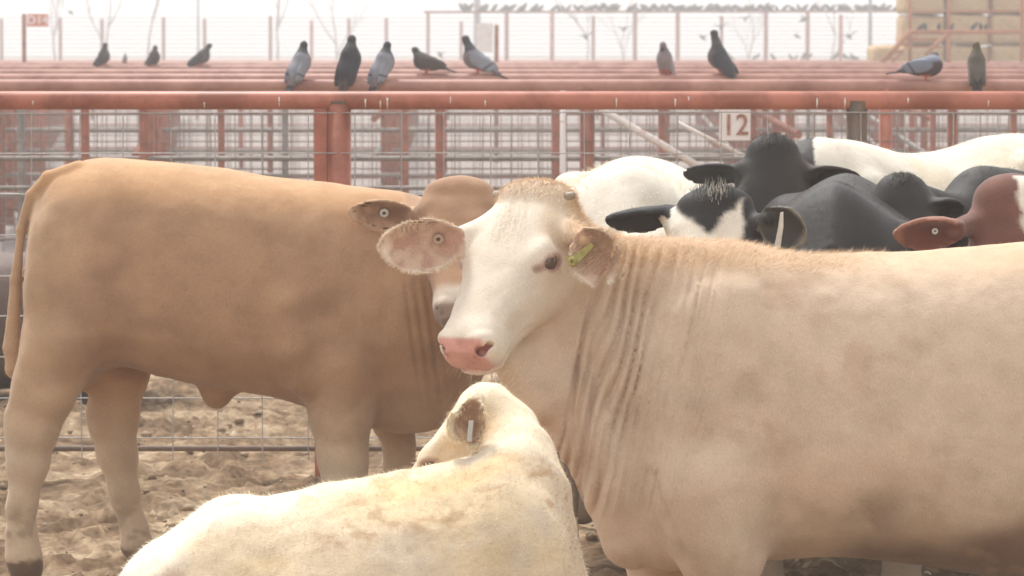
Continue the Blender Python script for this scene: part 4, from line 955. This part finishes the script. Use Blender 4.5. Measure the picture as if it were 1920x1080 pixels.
for py in range(34, 114, 8): pipe(mm, (-28, YF-.05, zt(py)), (17, YF-.05, zt(py)), .016, 5)
mm.build('wires', WIRED, tf, smooth=True)
# boxy pipe frame below it
g = empty('tubular_gate', ((1474-960)/F*120, 120, 0), 'low rust red pipe frame shaped like a bench end', 'gate')
a = P(1436, 117, 120); b = P(1512, 117, 120)
mm = MB(); pipe(mm, a, b, .09, 8); mm.build('top_bar', RUST, g, smooth=True)
for q in (a, b): mm = MB(); pipe(mm, (q[0], 120, -.1), q, .085, 8); mm.build('leg', RUST, g, smooth=True)

# ---- utility poles
POLE = flat_mat('weathered_pole', tuple(lin(120, 116, 116)), c2=tuple(lin(150, 146, 146)), rough=.8, scale=5)
for i, (px, Y, r, lab) in enumerate(((895, 175, .16, 'thick grey pole rising behind the rail of small birds'), (373, 175, .05, 'thin pale pole rising out of the picture at left'), (1630, 146, .07, 'thin dark pole rising out of the picture left of the hay'))):
    x = (px-960)/F*Y; root = empty('utility_pole', (x, Y, 0), lab, 'pole'); mm = MB(); mm.tube([(x, Y, -.2), (x, Y, 9.)], [r*1.1, r*.85], 12); mm.build('shaft', POLE, root, smooth=True)
    mm = MB(); mm.box((x, Y-.1, 8.4), (1.8, .1, .12)); mm.build('crossarm', POLE, root)

# ---- bare trees
BARK = flat_mat('bare_bark', tuple(lin(130, 112, 104)), c2=tuple(lin(156, 138, 128)), rough=.9, scale=8)
def tree(px, Y, H, seed, lab):
    r = random.Random(seed); x = (px-960)/F*Y; root = empty('bare_tree', (x, Y, 0), lab, 'tree', 'leafless trees beyond the pens')
    tr = MB(); cr = MB()
    def grow(p, d, L, rad, lv, m):
        pts = [p]; q = p; n = 4
        for k in range(n):
            d = nrm(d+np.array([r.gauss(0, .10), r.gauss(0, .10), .05])); q = q+d*L/n; pts.append(q)
        m.tube(pts, [rad*(1-.6*i/n) for i in range(n+1)], 6 if lv < 2 else 4, cap=False)
        if lv >= 5: return
        for k in range(3 if lv < 3 else 2+(r.random() < .5)):
            a = r.uniform(0, 6.283); sp_ = r.uniform(.35, .8)
            s = pts[r.randint(2, n)] if k else q
            nd = nrm(d+sp_*np.array([math.cos(a), math.sin(a), r.uniform(-.1, .3)])); grow(s, nd, L*r.uniform(.6, .8), rad*.5, lv+1, cr)
    grow(np.array([x, Y, -.1]), np.array([0, 0, 1.]), H*.32, H*.012, 0, tr)
    tr.build('trunk', BARK, root, smooth=True); cr.build('crown', BARK, root, smooth=True)
for a in ((515, 190, 9, 1, 'leafless tree with a forked crown rising above the left pigeons'), (640, 210, 9.5, 12, 'leafless tree right of the forked one'), (205, 200, 10, 3, 'leafless tree between the left pigeons and the D14 sign'), (280, 215, 11, 4, 'leafless tree behind the second pigeon from the left'), (110, 205, 9, 5, 'leafless tree next to the D14 sign'),
          (1100, 210, 8, 6, 'leafless tree behind the rail of small birds'), (1170, 225, 8, 7, 'leafless tree right of the pale gap in the bird rail'), (1400, 215, 8.5, 8, 'leafless tree left of the hay'), (1560, 225, 9, 9, 'leafless tree closest to the hay')): tree(*a)

# ---- hay stack and the rusty walkway before it
HAY = flat_mat('hay', tuple(lin(176, 146, 108)), c2=tuple(lin(206, 178, 138)), rough=.95, scale=7, bump=.8, dist=.05, stretch=(1, 1, 5), lo=.3, hi=.7)
TW = flat_mat('baling_twine', tuple(lin(150, 110, 80)), rough=.8)
def bale_mesh(w_, d_, h_, seed):
    bm = bmesh.new(); bmesh.ops.create_cube(bm, size=1); bmesh.ops.subdivide_edges(bm, edges=bm.edges[:], cuts=9, use_grid_fill=True)
    co = np.array([v.co[:] for v in bm.verts]); sc_ = np.array([w_, d_, h_]); q = co*2
    rd = q/np.maximum(1, (np.abs(q)**8).sum(1)**(1/8))[:, None]
    pv = rd/2*sc_; pv += .03*np.stack([vnoise(pv, .25, seed), vnoise(pv, .25, seed+1), vnoise(pv, .25, seed+2)], 1)
    for v, p_ in zip(bm.verts, pv): v.co = p_
    me = bpy.data.meshes.new('hay_bale'); bm.to_mesh(me); bm.free(); me.materials.append(HAY); me.polygons.foreach_set('use_smooth', np.ones(len(me.polygons), bool)); return me
YH = 75.; KH = 75/110; bms = [bale_mesh(1.27*KH, 1.5, .89*KH, s) for s in (1, 2, 3)]
rr = random.Random(4)
for row in range(5):
    for colm in range(-1, 5):
        z = (CAMZ-(CAMZ-.45)*1.)+0*row; z = zz(172-58*row, YH); px = 1732+83*colm
        if colm == -1 and row > 1: continue
        if row == 4 and colm > 3: continue
        x = (px-960)/F*YH+(.30 if colm == -1 else 0)
        o = bpy.data.objects.new('hay_bale', bms[rr.randint(0, 2)]); C.objects.link(o); o.location = (x, YH+.8+rr.uniform(-.06, .1), z); o.rotation_euler = (0, 0, rr.uniform(-.02, .02))
        tag(o, 'tan hay bale, %s row from the ground, %s in the stack' % (('first', 'second', 'third', 'fourth', 'fifth')[row], ('jutting out left', 'first from the left end', 'second from the left end', 'third from the left end', 'fourth from the left end', 'fifth from the left end')[colm+1]), 'hay bale', 'hay bales in the stack')
YW = 68.; KW = .68
wk = empty('walkway', ((1780-960)/F*YW, YW, 0), 'rusty steel walkway with slanted stair before the hay stack', 'walkway')
def bar(name, a, b, r, mat=RUSTD, dy=0.):
    mm = MB(); pipe(mm, P(a[0], a[1], YW+dy), P(b[0], b[1], YW+dy), r*KW, 6); return mm.build(name, mat, wk, smooth=True)
ORG = flat_mat('rust_orange', tuple(lin(160, 104, 74)), c2=tuple(lin(178, 122, 90)), rough=.8, scale=5)
for px, top in ((1706, -60), (1779, -60), (1853, -60), (1916, -60)): bar('post', (px, 175), (px, top), .055 if px != 1853 else .03, ORG, .3)
bar('beam', (1700, 60), (1960, 60), .07, ORG); bar('beam', (1706, 22), (1960, 20), .03, ORG); 
bar('stair_stringer', (1650, 122), (1706, 60), .075, ORG, -.3); bar('stair_stringer', (1668, 122), (1722, 64), .03, ORG, .5)
for k in range(4): bar('stair_tread', (1664+11*k, 110-13*k), (1685+9*k, 110-13*k), .04, ORG, .1)
bar('cross_brace', (1734, 104), (1776, 64), .06, ORG, -.2); bar('beam', (1706, 74), (1779, 74), .035, ORG); bar('beam', (1700, 88), (1779, 88), .03, ORG)
bar('leg', (1777, 66), (1777, 150), .06, ORG, -.2)

# ---------------------------------------------------------------- pigeons
M_FEA = coat_mat('feathers', sheen=.05, bump=.2, rough=.65, scale=1.)
PG = {'dark': (lin(66, 62, 66), lin(60, 60, 68), lin(88, 76, 76)), 'grey': (lin(62, 60, 70), lin(138, 140, 150), lin(120, 108, 110)), 'brown': (lin(66, 60, 54), lin(76, 66, 62), lin(66, 58, 56)), 'pinkish': (lin(130, 116, 124), lin(150, 140, 146), lin(140, 126, 128)), 'pied': (lin(74, 64, 68), lin(128, 134, 150), lin(80, 68, 72)), 'back': (lin(98, 84, 58), lin(100, 92, 86), lin(58, 52, 50))}
def pigeon(label, px, py, Y, yaw, pitch, kind, s=1., head=None, hd=0., n=0):
    """feet stand at pixel (px, py); yaw turns the bird (0 = facing right); pitch lifts its breast"""
    base = P(px, py, Y)
    c_, s_ = math.cos(pitch), math.sin(pitch); cy, sy = math.cos(yaw), math.sin(yaw)
    def T(p):   # body -> bird frame, feet at origin
        x, y, z = p; return np.array([x*c_-z*s_, y, x*s_+z*c_+.088])
    hp = head or (.06, .0, .10)                 # head offset from the neck root, in the bird's upright frame
    nb = T((.062, 0, .020)); hd_ = nb+np.array(hp); bk = hd_+np.array([.040, 0, -.008]) if head is None else hd_+nrm(np.array(hp)+[.0, 0, -.15])*.038
    def f(p):
        l = (p-base)/s; l = np.stack([l[:, 0]*cy+l[:, 1]*sy, -l[:, 0]*sy+l[:, 1]*cy, l[:, 2]], 1)
        lb = np.stack([l[:, 0]*c_+(l[:, 2]-.088)*s_, l[:, 1], -l[:, 0]*s_+(l[:, 2]-.088)*c_], 1)
        d = ell(lb, (-.005, 0, 0), (.098, .052, .056)); d = smin(d, ell(lb, (.035, 0, -.006), (.060, .050, .056)), .03)
        d = smin(d, cone(lb, (-.06, 0, .002), (-.13, 0, -.006), .036, .018), .03)
        m = lb.copy(); m[:, 1] = np.abs(m[:, 1])
        w2 = ell(m, (-.045, .044, .004), (.098, .012, .040)); d = smin(d, w2, .008)
        d = smin(d, cone(m, (-.09, .035, .0), (-.165, .014, -.004), .014, .005), .01)
        tl = smax(ell(lb, (-.165, 0, -.014), (.075, .030, .02)), np.abs(lb[:, 2]+.012)-.005, .004); d = smin(d, tl, .008)
        d = smin(d, cone(l, nb-np.array([.012, 0, .01]), nb+(hd_-nb)*.8, .043, .024), .028)
        d = smin(d, ell(l, hd_, (.026, .021, .022)), .012)
        d = smin(d, cone(l, hd_, bk, .008, .0025), .005)
        g = l.copy(); g[:, 1] = np.abs(g[:, 1])
        d = smin(d, cone(g, (.0, .02, .052), (.004, .02, .004), .009, .0045), .006)
        for a in (-.5, 0, .5): d = np.minimum(d, cone(g, (.004, .02, .004), (.004+.026*math.cos(a), .02+.026*math.sin(a), .003), .0042, .003))
        return d*s
    V, Q, N = mesh_sdf(f, base-np.array([.27, .27, .13])*s, base+np.array([.27, .27, .34])*s, .0052*s, margin=1.3)
    l = (V-base)/s; l = np.stack([l[:, 0]*cy+l[:, 1]*sy, -l[:, 0]*sy+l[:, 1]*cy, l[:, 2]], 1)
    lb = np.stack([l[:, 0]*c_+(l[:, 2]-.088)*s_, l[:, 1], -l[:, 0]*s_+(l[:, 2]-.088)*c_], 1)
    a, b, t = PG[kind]; k = len(V)
    c = np.tile(t, (k, 1)); hn = sst(l@nrm(hd_-nb), float(nb@nrm(hd_-nb))+.0, float(nb@nrm(hd_-nb))+.03)
    wing = sst(-ell(np.stack([lb[:, 0], np.abs(lb[:, 1]), lb[:, 2]], 1), (-.045, .05, .006), (.10, .03, .045)), -.004, .006)
    c = mix(c, np.tile(b, (k, 1)), np.maximum(wing, sst(lb[:, 2], .01, .03)))
    barm = (np.abs(np.mod(lb[:, 0]+.5*lb[:, 2]+.2, .05)-.02) < .007)*(lb[:, 0] < -.06)*(lb[:, 0] > -.13)*wing
    c = mix(c, np.tile(lin(60, 58, 62), (k, 1)), barm*.8*(kind in ('grey', 'pied', 'dark')))
    c = mix(c, np.tile(a, (k, 1)), hn); 
    c = mix(c, np.tile(lin(88, 100, 92), (k, 1)), .5*hn*sst(-np.abs(l[:, 2]-(nb+hd_)[2]/2), -.02, 0))
    c = mix(c, np.tile(lin(62, 58, 62), (k, 1)), sst(-lb[:, 0], .15, .17))
    c = mix(c, np.tile(lin(178, 96, 84), (k, 1)), sst(-l[:, 2], -.045, -.035)*(np.abs(l[:, 0]) < .034)*(np.abs(l[:, 1]) < .034)*(lb[:, 0] > -.09))
    c = mix(c, np.tile(lin(70, 64, 62), (k, 1)), sst(-np.linalg.norm(l-bk, axis=1), -.020, -.014))
    root = empty('pigeon', base, label, 'pigeon', None); mesh_obj('body', V, Q, M_FEA, root, col=c)
    for sg in (1, -1):
        e = hd_+np.array([.007, sg*.0195, .004]); ew = base+s*np.array([e[0]*cy-e[1]*sy, e[0]*sy+e[1]*cy, e[2]]); ball('eye', ew, .0042*s, M_EYE, root, seg=8)
L_, R_ = math.pi, 0.
pigeon('dark pigeon standing upright, leftmost of the pigeons', 192, 127, 42, R(-25), R(52), 'dark', 1.1, head=(.012, 0, .085))
pigeon('dark hunched pigeon, second from the left', 287, 128, 42, R(-40), R(50), 'brown', 1.08, head=(.01, 0, .07))
pigeon('dark pigeon leaning forward to the right, third from the left', 376, 126, 42, R(-10), R(32), 'dark', 1.15, head=(.05, 0, .075))
pigeon('pale grey pigeon with a dark head turned half away, left of the dark slim one', 562, 150, Y2, R(58), R(48), 'grey', .90, head=(.02, 0, .075))
pigeon('slim dark pigeon leaning away with its tail down, between two pale ones', 655, 150, Y2, R(62), R(60), 'dark', 1.02, head=(.015, 0, .075))
pigeon('pale grey pigeon with a dark head, left of the crouched dark one', 718, 150, Y2, R(50), R(52), 'grey', .90, head=(.02, 0, .07))
pigeon('dark brown pigeon crouching with its head to the left', 800, 139.5, Y3, L_-R(15), R(14), 'brown', .98, head=(.035, 0, .06))
pigeon('grey backed pigeon with a dark neck facing left, tail over the rail', 896, 139.5, Y3, L_-R(8), R(28), 'grey', 1.12, head=(.035, 0, .095))
pigeon('pinkish grey pigeon standing alone left of the tall upright one', 1247, 140.5, Y3, R(-110), R(52), 'pinkish', 1.0, head=(.03, 0, .07))
pigeon('tall upright dark pigeon looking left above the white 12 sign', 1352, 140.5, Y3, L_-R(20), R(48), 'dark', 1.15, head=(.02, 0, .115))
pigeon('hunched pigeon with a pale wing patch, preening at right', 1735, 152, Y2+.0, R(-12), R(8), 'pied', .95, head=(-.012, .045, .035))
pigeon('brown headed pigeon seen from behind, rightmost of the pigeons', 1831, 152, Y2, R(88), R(58), 'back', .90, head=(.01, 0, .075))
pigeon('small grey far pigeon between the two leftmost dark ones', 234, 119, 55, R(-60), R(50), 'pinkish', .62, head=(.01, 0, .07))

# ---- small birds far off
def bird_mesh(fly=False, seed=0):
    def f(p):
        d = ell(p, (0, 0, .09), (.10, .05, .055), np.array([[.8, 0, -.6], [0, 1, 0], [.6, 0, .8]])); d = smin(d, ell(p, (.075, 0, .165), (.032, .028, .03)), .03)
        d = smin(d, cone(p, (-.06, 0, .05), (-.16, 0, -.01), .03, .012), .02); d = smin(d, cone(p, (.09, 0, .165), (.13, 0, .16), .012, .004), .01)
        if fly:
            m = p.copy(); m[:, 1] = np.abs(m[:, 1]); d = smin(d, chain(m, [(.02, .03, .10), (.04, .13, .16), (-.03, .26, .20)], [.02, .018, .008], .01), .02)
        else:
            m = p.copy(); m[:, 1] = np.abs(m[:, 1]); d = smin(d, cone(m, (0, .02, .05), (0, .02, .0), .008, .006), .01)
        return d
    V, Q, N = mesh_sdf(f, (-.2, -.3, -.04), (.2, .3, .26), .014); o = mesh_obj('small_bird', V, Q, BM); me = o.data; bpy.data.objects.remove(o); return me
BM = flat_mat('dark_plumage', tuple(lin(50, 48, 46)), c2=tuple(lin(84, 80, 76)), rough=.8, scale=14)
bs, bf = bird_mesh(), bird_mesh(True)
def sbird(px, py, Y, yaw, s, me, label, group):
    o = bpy.data.objects.new('small_bird', me); C.objects.link(o); o.location = P(px, py, Y); o.rotation_euler = (random.uniform(-.2, .2), random.uniform(-.25, .25), yaw); o.scale = (s,)*3
    tag(o, label, 'bird', group)
rr = random.Random(11)
px = 866
while px < 1745:
    if not (885 < px < 905 or 985 < px < 998 or 1020 < px < 1032 or 1160 < px < 1178):
        sbird(px, 21.5+rr.uniform(-.5, .3), YF, rr.choice((0, math.pi))+rr.uniform(-.9, .9), rr.uniform(1.2, 1.8), bs, 'small dark bird in the row along the high rail', 'birds lined up on the high rail')
    px += rr.choice((5, 6, 7, 8, 9, 11, 16)) if px > 1080 else rr.choice((7, 9, 12, 16))
for px, py in ((1368, 112), (1413, 112), (1420, 110), (1449, 113), (1482, 112), (1492, 112), (1508, 112), (1517, 110), (1567, 112), (1585, 112), (1597, 112), (1603, 113)):
    sbird(px, py, YF-.0, rr.uniform(0, 6.28), rr.uniform(1.1, 1.6), bs, 'small dark bird on the low rail of the tall fence', 'birds on the low rail of the tall fence')
for px, py in ((133, 28), (1100, 75), (1169, 60), (1352, 56), (1398, 40), (1495, 72), (1506, 42), (1594, 74), (1318, 76), (824, 108)):
    sbird(px, py, 135, rr.uniform(0, 6.28), rr.uniform(.9, 1.3), bf, 'small bird in flight before the tall fence', 'birds in flight')
for px in (1728, 1735, 1760, 1786, 1826, 1838, 1848): sbird(px, 57, YW-.0, rr.uniform(0, 6.28), rr.uniform(.6, .8), bs, 'small bird on the beam before the hay', 'birds on the walkway beam')

# ---------------------------------------------------------------- haze
mh = bpy.data.materials.new('haze'); mh.use_nodes = True; t = mh.node_tree; t.nodes.clear()
vo = t.nodes.new('ShaderNodeVolumePrincipled'); vo.inputs['Density'].default_value = .0030; vo.inputs['Color'].default_value = (1, .985, .98, 1)
vo.inputs['Anisotropy'].default_value = .2
ou = t.nodes.new('ShaderNodeOutputMaterial'); t.links.new(vo.outputs[0], ou.inputs['Volume'])
mm = MB(); mm.box((0, 119, 6.4), (420, 250, 15.2)); hz = mm.build('haze', mh); tag(hz, kind='stuff')
